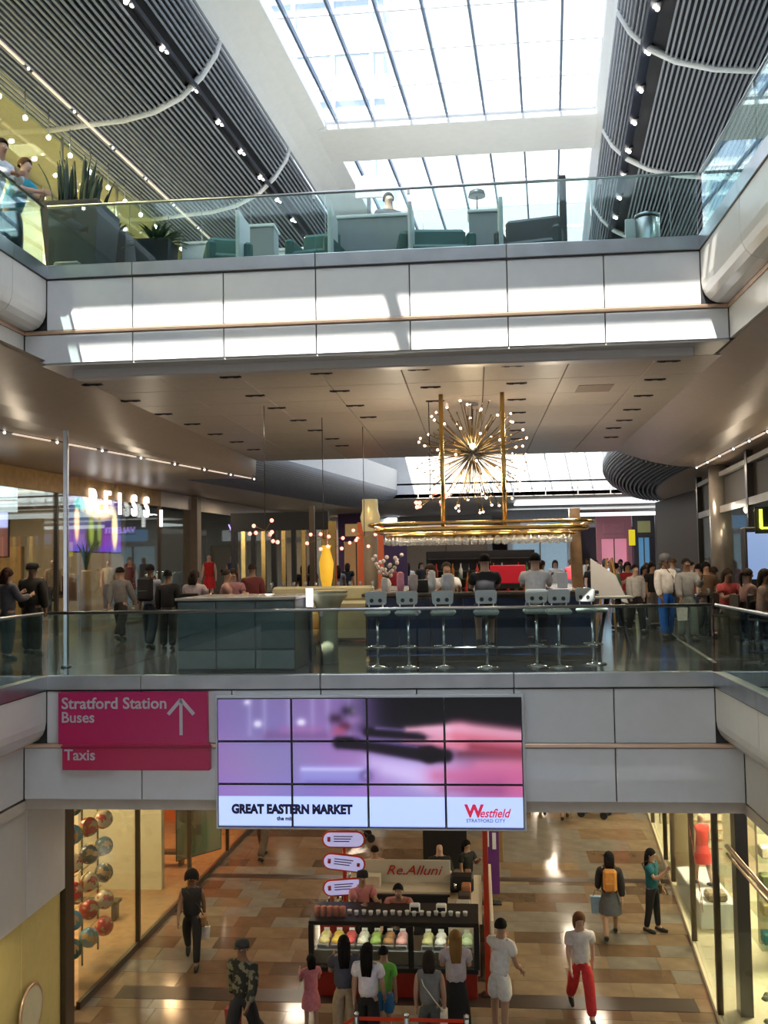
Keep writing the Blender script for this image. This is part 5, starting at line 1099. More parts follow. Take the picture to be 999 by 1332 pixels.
# people in the middle level
def ph(px, py, h, z=0): p = az(px, py, z+h-.01); return (p.x, p.y, z)
def pf(px, py, z=0): p = az(px, py, z); return (p.x, p.y, z)
t = person('woman in a grey turban, white blouse and bright blue trousers on the right walkway', pf(868, 831), 25, 1.80, 'chat', (.88, .87, .86), 'long', 'trousers', (.02, .16, .72), 'brown', 'bob', (.1, .1, .1), hat=('turban', (.16, .17, .19)))
shoulder_bag(t, 'taupe shoulder bag at the hip of the woman in the white blouse', (.24, .21, .15), 1, z=.98, w=.3, h=.2)
t = person('woman in a grey jacket and pale trousers eating beside the woman in blue trousers', pf(896, 834), 10, 1.72, 'eat', (.30, .31, .32), 'long', 'trousers', (.22, .27, .26), 'brown', 'short', (.015, .012, .01))
carried_bag(t, 'white carrier bag held by the woman eating on the right walkway', (.8, .8, .8), -1, .22, .28, .06)
t = person('man in a light grey shirt walking away by the clothes shop', pf(157, 834), 176, 1.80, 'walk', (.19, .185, .19), 'long', 'trousers', (.012, .013, .018), 'mid', 'short', (.012, .01, .008))
t = person('man in a pale blue shirt with a dark backpack on the left walkway', pf(196, 845), 168, 1.80, 'slow', (.36, .38, .46), 'short', 'trousers', (.02, .035, .06), 'brown', 'short', (.01, .008, .008)); backpack(t, 'dark backpack on the man in the pale blue shirt', (.015, .015, .02), .34, .5)
carried_bag(t, 'white carrier bag held by the man with the dark backpack', (.8, .8, .78), -1, .22, .28, .08)
person('person all in black beside the man with the backpack', pf(219, 846), 184, 1.66, 'stand', (.010, .010, .012), 'long', 'trousers', (.012, .012, .014), 'brown', 'bun', (.01, .008, .008))
person('large man in a very dark coat by the left edge balustrade', pf(42, 852), 170, 1.86, 'stand', (.022, .020, .018), 'long', 'trousers', (.012, .011, .012), 'brown', 'short', (.01, .008, .008), build=1.15, hat=('cap', (.01, .01, .01)))
person('person in a grey top at the far left of the middle walkway', pf(10, 858), 150, 1.76, 'hold', (.10, .10, .12), 'long', 'trousers', (.06, .07, .08), 'mid', 'bob', (.04, .015, .01))
# low chairs for the seated guests behind the grey counter
dch = clothm((.04, .035, .03))
def chair(label, x, y, rz, g, seat=.46, col=None):
    t = thing('dining_chair', label, 'chair', (x, y, 0), R(rz), g); c = col or dch
    MB().cbox(-.21, .21, -.2, .22, seat-.05, seat, .015).build('seat', c, t); MB().cbox(-.2, .2, .19, .22, seat+.1, seat+.42, .012).build('backrest', c, t)
    for sx in (-.18, .18):
        MB().tube([(sx, -.17, 0), (sx, -.17, seat-.04)], .014, 6).build('leg', dark_metal, t); MB().tube([(sx, .2, 0), (sx, .2, seat+.3)], .014, 6).build('leg', dark_metal, t)
    return t
for px, py, y_, fc, tp, hr_, lab in ((251, 737, 18.3, 170, (.50, .40, .40), 'bob', 'woman in a pale pink top with a thin strap seated behind the grey counter'), (291, 740, 18.6, 100, (.45, .25, .2), 'bun', 'bare armed woman seated behind the middle of the grey counter'), (302, 742, 19.3, 30, (.30, .14, .16), 'bob', 'woman in a patterned top seated facing the others behind the grey counter'), (328, 733, 21, 200, (.12, .02, .02), 'short', 'dark haired person in dark red standing behind the grey counter')):
    p = ay(px, py, y_)
    if 'standing' in lab: person(lab, (p.x, y_, 0), fc, p.z, 'stand', tp, 'long', 'trousers', (.02, .02, .02), 'brown', hr_, detail=0)
    else: chair('chair of the ' + lab.split(' seated')[0], p.x, y_+.02, fc, None, .80); person(lab, (p.x, y_, 0), fc, 1.66, 'sit', tp, 'short', 'trousers', (.02, .02, .025), 'mid', hr_, seat=.80, detail=0)
# right side diners
for i, (px, py, y_, fc, tp, hr_, lab) in enumerate(((944, 735, 19.5, 20, (.35, .05, .05), 'long', 'woman with long hair in a red top dining by the right shopfront'), (968, 733, 18.6, 100, (.22, .13, .11), 'tail', 'person in a brown top dining opposite the woman in red'), (930, 748, 22.5, 200, (.06, .06, .07), 'short', 'diner in black seen from behind by the right glazing'), (990, 735, 18.0, 60, (.28, .2, .16), 'long', 'diner in a beige top at the right frame edge'))):
    p = ay(px, py, y_); chair('dark chair of the ' + ' '.join(lab.split()[:7]), p.x, y_+.02, fc, None, .62); person(lab, (p.x, y_, 0), fc, 1.72, 'sit', tp, 'short', 'trousers', (.02, .02, .02), 'brown', hr_, seat=.62, detail=0)
for (x, y, l) in ((5.15, 18.3, 'nearer'), (5.0, 21.6, 'farther')):
    t = thing('dining_table', 'dark dining table with glassware by the right shopfront, ' + l, 'table', (x, y, 0)); MB().cbox(-.3, .3, -.22, .22, .90, .94, .01).build('top', M('table_dark', (.04, .04, .045), .1), t); MB().tube([(0, 0, 0), (0, 0, .9)], .03, 8).build('column', dark_metal, t); MB().lathe([(.25, 0), (.25, .02)], 14).build('foot', dark_metal, t)
    for k in range(3): tag(MB().lathe([(.03, 0), (.035, .1), (.034, .12)], 8, (x-.2+.18*k, y-.1, .94)).build('tumbler', gl), '%s clear tumbler from the left on the %s dark dining table' % (nth(k), l), 'glass', 'tumblers on the %s table' % l)
# crowd down the right walkway and beyond the bar
cols = [('red', (.45, .03, .04)), ('white', (.7, .7, .7)), ('black', (.015, .015, .018)), ('navy', (.03, .04, .12)), ('grey', (.2, .2, .21)), ('pale blue', (.3, .4, .55)), ('pink', (.6, .22, .28)), ('green', (.10, .24, .16)), ('beige', (.45, .36, .26)), ('purple', (.2, .07, .2)), ('brown', (.12, .07, .04)), ('teal', (.04, .22, .24))]
rnd = random.Random(5); spots = []
crowd = [(801, 733, 24, 7), (812, 740, 31, 1), (816, 732, 26, 0), (826, 735, 23, 1), (838, 737, 27, 6), (848, 733, 25, 2), (857, 731, 34, 4), (875, 727, 29, 5), (884, 729, 33, 9), (899, 731, 26, 2), (908, 734, 24, 0), (918, 729, 22, 10), (834, 731, 38, 11), (805, 731, 40, 8), (867, 730, 42, 3), (820, 730, 45, 2), (843, 729, 48, 6), (892, 727, 45, 0), (880, 728, 40, 2), (853, 728, 52, 1), (830, 729, 55, 4), (812, 729, 60, 3), (900, 727, 52, 8), (790, 730, 36, 5), (785, 729, 50, 2), (776, 730, 58, 7)]
for px, py, y, ci in crowd:
    px = min(px, 618+1262*(6.2 if y < 30 else 6.0)/y)
    p = ay(px, py, y); ci_n, cc_ = cols[ci]; ps = rnd.choice(['stand', 'walk', 'walk2', 'slow', 'chat']); bt = rnd.choice([(.02, .02, .025), (.03, .05, .1), (.15, .14, .13)]); hr_ = rnd.choice(['short', 'bob', 'long', 'tail'])
    person('shopper in a %s top%s, %s hair, right walkway crowd, %s' % (ci_n, {2: ' and black trousers', 3: ' and blue trousers', 13: ' and grey trousers', 15: ' and grey trousers', 1: ''}.get(int(bt[0]*100), ''), {'tail': 'tied', 'bob': 'bobbed'}.get(hr_, hr_), 'near end' if y < 28 else ('midway back' if y < 44 else 'far back')), (p.x, y, 0), rnd.choice([0, 20, 180, 160, 200, 90]), max(1.5, min(1.82, p.z+.02)), ps, cc_, rnd.choice(['short', 'long']), rnd.choice(['trousers', 'trousers', 'leggings']), bt, rnd.choice(['pale', 'mid', 'brown']), hr_, rnd.choice([(.02, .015, .01), (.10, .05, .02), (.01, .01, .01)]), group='crowd on the right walkway', detail=0)
crowd2 = [(395, 727, 30, 2), (404, 729, 33, 10), (440, 728, 34, 4), (452, 727, 38, 2), (512, 728, 30, 0), (530, 729, 34, 1), (548, 727, 38, 2), (600, 726, 32, 2), (640, 727, 30, 3), (664, 727, 36, 6), (705, 728, 30, 7), (722, 727, 33, 1), (742, 728, 38, 0), (617, 728, 27, 4), (770, 728, 30, 2)]
for px, py, y, ci in crowd2:
    p = ay(px, py, y); ci_n, cc_ = cols[ci]
    person('%s in a %s top beyond the bar, %s' % (['shopper', 'second shopper'][[q[3] for q in crowd2[:crowd2.index((px, py, y, ci))]].count(ci) % 2], ci_n, 'left of the rack' if px < 490 else ('behind the left half of the bar' if px < 620 else 'behind the right half of the bar')), (p.x, y, 0), rnd.choice([0, 30, 180, 150, 90]), 1.7, rnd.choice(['stand', 'walk', 'chat']), cc_, 'short', 'trousers', (.03, .03, .04), rnd.choice(['pale', 'mid', 'brown']), rnd.choice(['short', 'bob', 'long']), group='crowd beyond the bar', detail=0)
p = ay(580, 742, 18.4); person('barman in a white shirt inside the bar', (p.x, 18.4, 0), 10, 1.74, 'serve', (.8, .8, .8), 'short', 'trousers', (.02, .02, .02), 'mid', 'short', detail=0)
p = ay(563, 740, 18.9); person('bar worker in white with dark hair left of the barman', (p.x, 18.9, 0), -30, 1.70, 'serve', (.72, .72, .72), 'short', 'trousers', (.02, .02, .02), 'mid', 'bob', detail=0)
# ------------- left shopfronts (middle level)
lf = struct('wall_middle_left', 'glazed shopfronts along the left of the middle level', 'shopfront')
SM = lambda y: -11.2 + .075*(y-20)
tim = M('warm_timber', (.52, .33, .13), .5, var=.15); stone = M('pier_stone', (.30, .24, .17), .5)
mys = [17.5, 19.5, 24.4, 31.2, 34.2, 39.2, 45, 52, 60, 70]
for a, b in zip(mys, mys[1:]):
    MB().obox((SM(a), a+.04, 1.95), (SM(b), b-.04, 1.95), .02, 3.8).build('glass_pane', shop_glass, lf)
    w = .10 if b != 34.2 else .5
    MB().obox((SM(b), b, 0), (SM(b), b, 4.2), w, w).build('mullion', ml if b != 34.2 else stone, lf)
    MB().obox((SM(a), a, 3.95), (SM(b), b, 3.95), .12, .5).build('header', tim if b < 33 else ceil_mat, lf)
MB().box(-17, -16.8, 10, 80, 0, 4.2).build('rear_wall', M('shop_rear', (.30, .22, .13), .6, var=.2), lf)
MB().box(-16.8, -11.5, 31.0, 31.2, 0, 4.2).build('partition', stone, lf); MB().box(-16.8, -9.9, 39.2, 39.4, 0, 4.2).build('partition', M('dark_wall', (.05, .045, .04), .5), lf); MB().box(-16.8, -12.2, 19.3, 19.5, 0, 4.2).build('partition', black, lf)
MB().box(-16.8, -12.6, 26.0, 26.2, 0, 2.35).build('timber_wall', tim, lf)
for x, y, w_ in ((-13.8, 22, 150), (-13.5, 28, 170), (-13.5, 35.5, 150), (-13, 43, 140), (-12, 52, 140)): area('shop_lamp', (x, y, 4.05), 1.0, w_, (1, .80, .55))
def posterA(u, v):
    c = np.stack([.30+.10*np.sin(9*v), .22+.05*np.sin(7*u), .48+.12*np.cos(6*v)], 1)
    def bl(cu, cv, a, b, k):
        nonlocal c
        w = 1/(1+np.exp(-(1-((u-cu)/a)**2-((v-cv)/b)**2)*5))[:, None]; c = c*(1-w)+np.array(k)*w
    bl(.55, .60, .28, .14, (.98, .80, .62)); bl(.35, .75, .10, .16, (.95, .7, .6)); bl(.7, .85, .2, .06, (.95, .85, .75)); bl(.85, .35, .06, .3, (.98, .86, .66)); bl(.15, .4, .04, .25, (.98, .75, .6)); bl(.2, .65, .1, .08, (.3, .65, .65)); bl(.45, .2, .14, .2, (.16, .18, .06)); bl(.4, .3, .05, .2, (.45, .5, .2)); bl(.55, .28, .04, .2, (.4, .45, .2)); bl(.3, .93, .1, .05, (.2, .15, .3))
    return c
def posterB(u, v):
    c = np.stack([.9-.3*u, .86-.25*u, .8+.0*u], 1); c = np.where((v < .55)[:, None], np.stack([.75-.4*u, .62-.4*u, .5-.3*u], 1), c)
    w = np.exp(-((u-.5)**2+(v-.35)**2)/.02)[:, None]; c = c*(1-w)+np.array((1, .75, .6))*w
    w = np.exp(-((u-.35-.4*v)**2)/.004)[:, None]*(v < .5)[:, None]; c = c*(1-w)+np.array((1, .8, .65))*w; return c
y0 = 24.9; y1 = 30.2
t = thing('backlit_poster', 'large backlit fashion poster with a pale figure and plant behind the shop name', 'poster', (ay(88, 700, 26.3).x, 26.3, 2.20), atan2(4.2, ay(151, 700, 30.5).x-ay(88, 700, 26.3).x)); MB().cbox(-.03, 4.83, .01, .08, -.03, 2.18, .01).build('frame', dark_metal, t); picture('print', posterA, 4.8, 2.15, 60, 40, vlit, t, (0, 0, 0))
t = thing('backlit_poster', 'white and orange backlit poster with a figure at the far left shop window', 'poster', (-13.2, 22.9, 2.05), R(10)); MB().cbox(-.03, 1.68, .01, .08, -.03, 1.30, .01).build('frame', dark_metal, t); picture('print', posterB, 1.65, 1.27, 30, 24, vlit, t, (0, 0, 0))
t = thing('bulkhead_screen', 'pale blue white lit bulkhead over the left shop window', 'bulkhead', (-13.0, 22.4, 3.12), R(10)); MB().cbox(0, 1.9, 0, .1, 0, .26, .01).build('upper_band', M('bulk_white', (.7, .8, .85), .4, emit=.8, ecol=(.75, .88, .95), var=0), t); MB().cbox(0, 1.9, 0, .1, .32, .72, .01).build('lower_band', MATS['bulk_white'], t)
# shop name
rs = thing('shop_sign', 'white illuminated shop name letters on the left shopfront', 'sign', (0, 0, 0)); ltm = M('letter_white', (1, 1, 1), .4, emit=1.6, ecol=(1, .97, 1), var=0)
for i, c in enumerate('REISS'):
    y = 26.0+.92*i; me = txt(c, .90, .03, .02, .95); me.materials.append(ltm); inst('letter', me, rs, (SM(y)+.12, y, 3.30), atan2(1, .075))
bx = thing('blade_sign', 'small white vertical blade sign right of the shop name', 'sign', (SM(30.6)+.3, 30.6, 3.0)); MB().cbox(-.05, .05, -.03, .03, 0, .55, .01).build('blade', ltm, bx); MB().obox((-.3, 0, .5), (0, 0, .5), .03, .03).build('bracket', dark_metal, bx)
fe_ = thing('shop_sign', 'small violet neon lettering in the second left shop', 'sign', (ay(297, 690, 33).x, 33.0, ay(297, 690, 33).z), 0); 
me = txt('VALENTI', .30, .02, .004, 1); me.materials.append(M('neon_violet', (.5, .3, .9), .4, emit=1.6, ecol=(.5, .35, 1), var=0)); inst('letters', me, fe_, (0, 0, 0)); MB().obox((0, .03, -.05), (1.2, .03, -.05), .02, .02).build('rail', dark_metal, fe_)
# stock and dressed figures in the shops
mannequin('mannequin in a sleeveless red dress in the second left shop window', ay(272, 720, 31.9).x-.0, 31.9, .42, 0, 1.7, (.62, .02, .02), (.62, .02, .02))
mannequin('mannequin in a navy dress in the second left shop window', ay(302, 720, 33.6).x, 33.6, .40, 10, 1.7, (.05, .09, .20), (.05, .09, .20))
for i, (x, y) in enumerate(((ay(272, 720, 31.9).x, 31.9), (ay(302, 720, 33.6).x, 33.6))): tag(MB().cbox(x-.5, x+.5, y-.4, y+.4, 0, .40, .02).build('plinth', white), 'white plinth under the mannequin in %s' % ('red' if i == 0 else 'navy'), 'plinth')
def rail(label, x, y, rz, colsx, z=1.5):
    t = thing('clothes_rail', label, 'clothes rail', (x, y, 0), rz); MB().tube([(-.8, 0, 0), (-.8, 0, z), (.8, 0, z), (.8, 0, 0)], .015, 6).build('frame', chrome, t)
    for k, c in enumerate(colsx): 
        g = tag(MB().prism([(-.22, 1.40), (0, 1.48), (.22, 1.40), (.26, .75+.1*(k % 3)), (-.26, .75+.1*(k % 3))], -.03, .03).build('hanging_garment', clothm(c), None, loc=(x+(-.65+.2*k)*cos(rz), y+(-.65+.2*k)*sin(rz), 0), rz=rz+pi/2.6), '%s garment of the %s' % (nth(k), label.replace('clothes rail of ', 'rail of ')), 'garment', label)
rail('clothes rail of tan and black garments in the named shop', -12.3, 27.3, .1, [(.55, .35, .16), (.02, .02, .02), (.5, .33, .18), (.03, .03, .03), (.6, .42, .25), (.1, .06, .04), (.4, .2, .1)])
rail('clothes rail of white and teal garments in the second left shop', -11.8, 36.3, .1, [(.6, .7, .7), (.2, .4, .42), (.7, .7, .7), (.05, .2, .25), (.65, .6, .6), (.3, .35, .4), (.1, .1, .12)])
for i in range(3):
    x = ay((113, 182, 208)[i], 740, (26.6, 29.3, 30.5)[i]); mannequin('dressed mannequin in the named shop, ' + ('behind the clothes rail', 'beside the stone pier, cream top', 'right of the poster, dark top')[i], x.x-1.0, x.y, .3, 20, 1.7, [(.4, .3, .2), (.6, .5, .35), (.05, .05, .06)][i], (.1, .08, .06), False)
hp_ = thing('window_palm', 'spiky green plant standing in front of the backlit poster', 'plant', (SM(27.3)-.6, 27.3, 1.65)); m = MB()
for k in range(14): a = k*2.4; m.tube([(0, 0, 0), (.12*cos(a), .12*sin(a), .5), (.42*cos(a), .42*sin(a), .85)], [.03, .025, .004], 5)
m.build('leaves', M('palm_green', (.16, .22, .05), .5, var=.3), hp_); MB().lathe([(.15, -1.65), (.15, -.05), (.12, 0)], 12).build('pedestal', tim, hp_)
# slim steel column on the left walkway
p = az(86, 868, 0); t = thing('slim_column', 'slim steel and glass column near the left corner of the middle bridge', 'column', (p.x, p.y, 0)); MB().cbox(-.04, .04, -.04, .04, 0, 4.2, .01).build('shaft', steel, t); MB().lathe([(.09, 0), (.09, .03)], 12).build('foot', steel, t)
# restaurant partition of black and gold slats, yellow vase etc. at the far left of the bar
t = thing('slatted_screen', 'black and gold slatted partition behind the banquette', 'screen', (-5.9, 29.0, 0)); MB().box(-1.5, 1.5, 0, .15, 2.75, 3.3).build('header', black, t)
for k in range(10): MB().cbox(-1.5+.31*k, -1.36+.31*k, 0, .15, 0, 2.75, .01).build('slat', black if k % 2 == 0 else brass, t)
MB().cbox(1.5, 1.72, -.05, .2, 0, 3.0, .01).build('end_post', brass, t)
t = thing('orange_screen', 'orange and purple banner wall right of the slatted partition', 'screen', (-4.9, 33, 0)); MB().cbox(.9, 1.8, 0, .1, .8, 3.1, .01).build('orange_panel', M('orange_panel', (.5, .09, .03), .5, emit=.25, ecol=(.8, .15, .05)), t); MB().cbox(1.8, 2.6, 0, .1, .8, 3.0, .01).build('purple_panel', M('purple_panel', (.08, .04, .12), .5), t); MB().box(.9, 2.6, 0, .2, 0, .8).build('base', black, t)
t = thing('vase', 'tall golden yellow vase shaped lantern left of the bar', 'vase', (*ay(424, 700, 22)[:2], 1.1)); MB().lathe([(.08, 0), (.14, .3), (.17, .65), (.09, .95), (.12, 1.05)], 16).build('body', M('gold_lit', (.7, .4, .03), .3, emit=.5, ecol=(1, .55, .05)), t); MB().cbox(-.25, .25, -.25, .25, -1.1, 0, .02).build('plinth', black, t)
for i, px in enumerate((406, 464)):
    p = ay(px, 700, 26); t = thing('glazing_post', 'dark glazing post', 'post', (p.x, 26+3*i, 0)); 
    t['label'] = 'dark glazing post beyond the bar, ' + ('left of the golden vase' if i == 0 else 'just left of the brass rack'); MB().cbox(-.07, .07, -.07, .07, 0, 3.3, .01).build('shaft', ml, t)
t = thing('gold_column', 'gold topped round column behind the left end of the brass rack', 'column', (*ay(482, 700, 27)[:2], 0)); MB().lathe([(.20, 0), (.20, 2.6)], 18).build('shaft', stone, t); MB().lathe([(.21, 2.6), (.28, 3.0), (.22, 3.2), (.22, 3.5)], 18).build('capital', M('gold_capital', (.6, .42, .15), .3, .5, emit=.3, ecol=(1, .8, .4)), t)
t = thing('dark_table', 'long dark restaurant table with glassware left of the bar', 'table', (-3.6, 23.2, 0)); MB().cbox(-1.6, 1.4, -.5, .5, 1.02, 1.08, .01).build('top', M('table_dark', (.04, .04, .045), .1), t); 
for s in (-1.4, 1.2): MB().cbox(s-.05, s+.05, -.4, .4, 0, 1.02, .01).build('leg', black, t)
for k in range(10): tag(MB().lathe([(.03, 0), (.006, .02), (.006, .09), (.04, .14), (.034, .22)], 8, (-4.9+.27*k, 23.1+.1*(k % 2), 1.08)).build('wine_glass', gl), '%s stemmed glass from the left on the long dark restaurant table' % nth(k), 'glass', 'stemmed glasses on the long dark table')
# ------------- right shopfront (middle level)
rf_ = struct('wall_middle_right', 'dark framed shopfront along the right of the middle level', 'shopfront')
SMR = lambda y: 6.15+.075*(y-20) if y < 30 else 6.9+.10*(y-30)
mys = [14.5, 17.2, 20.2, 23.2, 27, 31]
for a, b in zip(mys, mys[1:]):
    MB().obox((SMR(a), a+.04, 1.55), (SMR(b), b-.04, 1.55), .02, 3.0).build('glass_pane', shop_glass, rf_)
    MB().obox((SMR(b), b, 0), (SMR(b), b, 4.2), .16, .16).build('mullion', M('mullion_dark', (.06, .055, .05), .3, .6), rf_)
    MB().obox((SMR(a), a, 3.0), (SMR(b), b, 3.0), .12, .18).build('transom', M('transom_pale', (.34, .33, .31), .4), rf_); MB().obox((SMR(a), a, 3.95), (SMR(b), b, 3.95), .12, .12).build('transom', MATS['transom_pale'], rf_)
    MB().obox((SMR(a)+.1, a, 3.5), (SMR(b)+.1, b, 3.5), .05, .8).build('grille', M('grille_dark', (.04, .035, .03), .6), rf_)
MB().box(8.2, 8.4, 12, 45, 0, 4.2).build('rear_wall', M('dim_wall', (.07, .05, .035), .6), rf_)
MB().lathe([(.30, 0), (.30, 4.2)], 20, (6.7, 27.2, 0)).build('round_pier', M('pier_polished', (.40, .37, .33), .2, .5), rf_)
for y, w_ in ((18, 30), (24, 30)): area('shop_lamp', (7.3, y, 3.9), .6, w_, (1, .75, .5))
t = thing('neon_sign', 'small yellow neon sign high in the right shopfront', 'sign', (*ay(990, 680, 18.6)[:2], ay(990, 680, 18.6).z)); MB().obox((0, 0, -.1), (0, 0, .25), .05, .03).obox((0, 0, -.1), (.2, 0, -.1), .05, .03).build('tube', M('neon_yellow', (1, 1, .1), .4, emit=3, ecol=(.9, 1, .05), var=0), t); MB().box(-.1, .3, .03, .06, -.2, .3).build('backing', black, t)
t = thing('blue_screen', 'pale blue lit drinks cabinet in the right shopfront', 'cabinet', (*ay(990, 715, 19.2)[:2], 1.2)); MB().cbox(-.3, .5, 0, .3, 0, 1.1, .02).build('cabinet_body', dark_metal, t); MB().box(-.25, .45, -.01, 0, .1, 1.0).build('lit_front', M('blue_lit', (.2, .3, .5), .4, emit=.6, ecol=(.3, .45, .8), var=0), t)
# far end wall of the middle level: pink and dark shopfronts with signs
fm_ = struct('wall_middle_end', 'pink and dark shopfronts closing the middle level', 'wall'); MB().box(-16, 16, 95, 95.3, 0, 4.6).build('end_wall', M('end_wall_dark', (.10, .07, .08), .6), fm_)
def farshop(label, px0, px1, y, col, signcol, scol, inner):
    a, b = ay(px0, 700, y), ay(px1, 700, y); t = thing('far_shop', label, 'shop', (a.x, y, 0)); w = b.x-a.x
    MB().cbox(0, w, 0, .3, 2.9, 4.5, .02).build('fascia', col, t); MB().cbox(0, .3, 0, .3, 0, 2.9, .02).build('pier', col, t); MB().cbox(w-.3, w, 0, .3, 0, 2.9, .02).build('pier', col, t); MB().box(.3, w-.3, .35, .45, 0, 2.9).build('interior', inner, t)
    MB().cbox(w*.2, w*.8, -.06, 0, 3.2, 3.9, .02).build('signboard', signcol, t); MB().box(w*.5-.03, w*.5+.03, .1, .2, 0, 2.9).build('mullion', ml, t); return t
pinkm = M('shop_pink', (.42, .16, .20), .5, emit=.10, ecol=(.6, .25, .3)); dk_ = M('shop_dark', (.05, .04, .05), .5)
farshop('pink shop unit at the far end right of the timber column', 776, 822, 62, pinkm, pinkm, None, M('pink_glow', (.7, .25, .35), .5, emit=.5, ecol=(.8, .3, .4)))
farshop('dark shop unit with an olive signboard at the far end', 824, 852, 60, dk_, M('olive_sign', (.25, .24, .10), .5, emit=.3), None, M('blue_glow', (.1, .25, .4), .5, emit=.4, ecol=(.15, .4, .7)))
farshop('dark shop unit with a blue and white signboard at the far end', 854, 904, 58, dk_, M('blue_sign', (.06, .12, .25), .5, emit=.3, ecol=(.1, .2, .5)), None, dk_)
farshop('purple shop unit beyond the bar at the left', 440, 486, 55, M('shop_purple', (.12, .05, .14), .5), M('amber_sign', (.5, .3, .12), .5, emit=.4), None, M('amber_glow', (.4, .2, .08), .5, emit=.4))
farshop('brightly lit shop unit beyond the middle of the bar', 520, 640, 60, M('shop_grey', (.35, .33, .32), .5), M('white_sign', (.7, .7, .75), .5, emit=.5), None, M('warm_glow', (.22, .17, .13), .5, emit=.15))
farshop('blue white lit shop unit behind the right of the bar', 660, 745, 55, M('shop_pale', (.5, .55, .62), .5), M('blue_sign2', (.2, .4, .7), .5, emit=.5), None, M('blue_white_glow', (.35, .5, .62), .5, emit=.35))
tag(MB().cbox(ay(894, 660, 50).x, ay(906, 660, 50).x, 49.8, 50, ay(900, 662, 50).z-.6, ay(900, 662, 50).z+.4, .01).build('hanging_sign', ltm), 'white hanging sign at the far end of the right walkway', 'sign')
tag(MB().cbox(ay(818, 705, 57).x, ay(826, 705, 57).x, 56.9, 57, 2.4, 3.3, .01).build('yellow_sign', M('yellow_sign', (.9, .7, .02), .5, emit=.5)), 'small yellow sign between the pink and dark far shop units', 'sign')
# white bulkheads far right, skylight put in as emission (pale curved roof bands)
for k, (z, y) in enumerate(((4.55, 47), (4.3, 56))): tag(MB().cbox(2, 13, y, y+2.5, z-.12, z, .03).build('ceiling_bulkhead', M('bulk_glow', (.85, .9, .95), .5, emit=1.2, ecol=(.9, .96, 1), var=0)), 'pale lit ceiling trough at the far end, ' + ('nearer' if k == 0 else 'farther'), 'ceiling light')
# ================================================================== UPPER LEVEL
UZ = 6.0
ul = struct('wall_upper_left', 'yellow lit glazed shopfront along the upper left gallery', 'shopfront'); ylw = M('upper_yellow', (.70, .62, .36), .6, var=.05)
SU = lambda y: -8.15+.075*(y-18)
ysu = [6, 8.5, 11, 13.5, 16, 18.5, 21, 23.5, 26]
for a, b in zip(ysu, ysu[1:]):
    MB().obox((SU(a), a+.02, UZ+2.2), (SU(b), b-.02, UZ+2.2), .02, 4.35).build('glass_pane', shop_glass, ul); MB().obox((SU(b), b, UZ), (SU(b), b, UZ+4.4), .04, .06).build('mullion', steel, ul)
    MB().obox((SU(a)-1.8, a+.02, UZ+2.2), (SU(b)-1.8, b-.02, UZ+2.2), .1, 4.4).build('wall_panel', ylw, ul)
    for k in range(3):
        y = a+.42+.83*k; t = thing('spotlight', '%s small white spotlight along the upper left shop window' % nth(3*ysu.index(a)+k), 'light', (SU(y)+.38, y, UZ+3.85), 0, 'spotlights in the upper left shop'); MB().ball((0, 0, 0), .045, 8, 5).build('lamp', lampw, t); MB().tube([(0, 0, .04), (0, 0, .55)], .01, 5).build('stem', steel, t)
for y in (8, 11.5, 15, 18.5, 22): area('shop_lamp', (SU(y)-.7, y, UZ+4.2), .6, 330, (1, .88, .50))
MB().box(-18, -8, 26, 26.2, UZ, 10.9).build('end_wall', ylw, ul)
MB().prism([(-8.35, 10), (-13, 10), (-13, 28), (-7.5, 28)], 10.44, 10.5, 'z').build('shop_ceiling', ylw, ul)
ur = struct('wall_upper_right', 'glazed shopfront along the upper right gallery', 'shopfront')
SR = lambda y: 6.4+.075*(y-14)
for a, b in zip(ysu, ysu[1:]):
    MB().obox((SR(a), a+.02, UZ+2.3), (SR(b), b-.02, UZ+2.3), .02, 4.6).build('glass_pane', shop_glass, ur); MB().obox((SR(b), b, UZ), (SR(b), b, UZ+4.7), .05, .08).build('mullion', steel, ur)
    MB().obox((SR(a)+1.2, a+.02, UZ+2.3), (SR(b)+1.2, b-.02, UZ+2.3), .1, 4.6).build('wall_panel', M('upper_right_pale', (.55, .70, .74), .5, var=.3, scale=.8), ur)
for y in (8, 12, 16, 20, 24): area('shop_lamp', (SR(y)+.5, y, UZ+4.5), .6, 70, (.85, .95, 1))
# two people leaning on the left gallery rail
p = ay(40, 208, 12.9); t = person('man in a turquoise T-shirt with arms folded leaning on the upper left rail', (XL-.40, 13.28, UZ), 78, 1.74, 'rail', (.03, .36, .52), 'short', 'trousers', (.02, .03, .06), 'pale', 'short', (.12, .06, .03))
t = person('person in a white shirt with tied dark hair leaning on the upper left rail', (XL-.44, 12.72, UZ), 66, 1.76, 'rail', (.66, .72, .80), 'long', 'trousers', (.03, .05, .12), 'mid', 'bun', (.03, .015, .01))
tag(MB().cbox(-.2, .2, -.1, .1, 0, .34, .03).build('shopping_bag', clothm((.5, .46, .42)), loc=(-6.0, 13.9, UZ)), 'pale patterned bag standing at the corner of the upper left rail', 'bag')
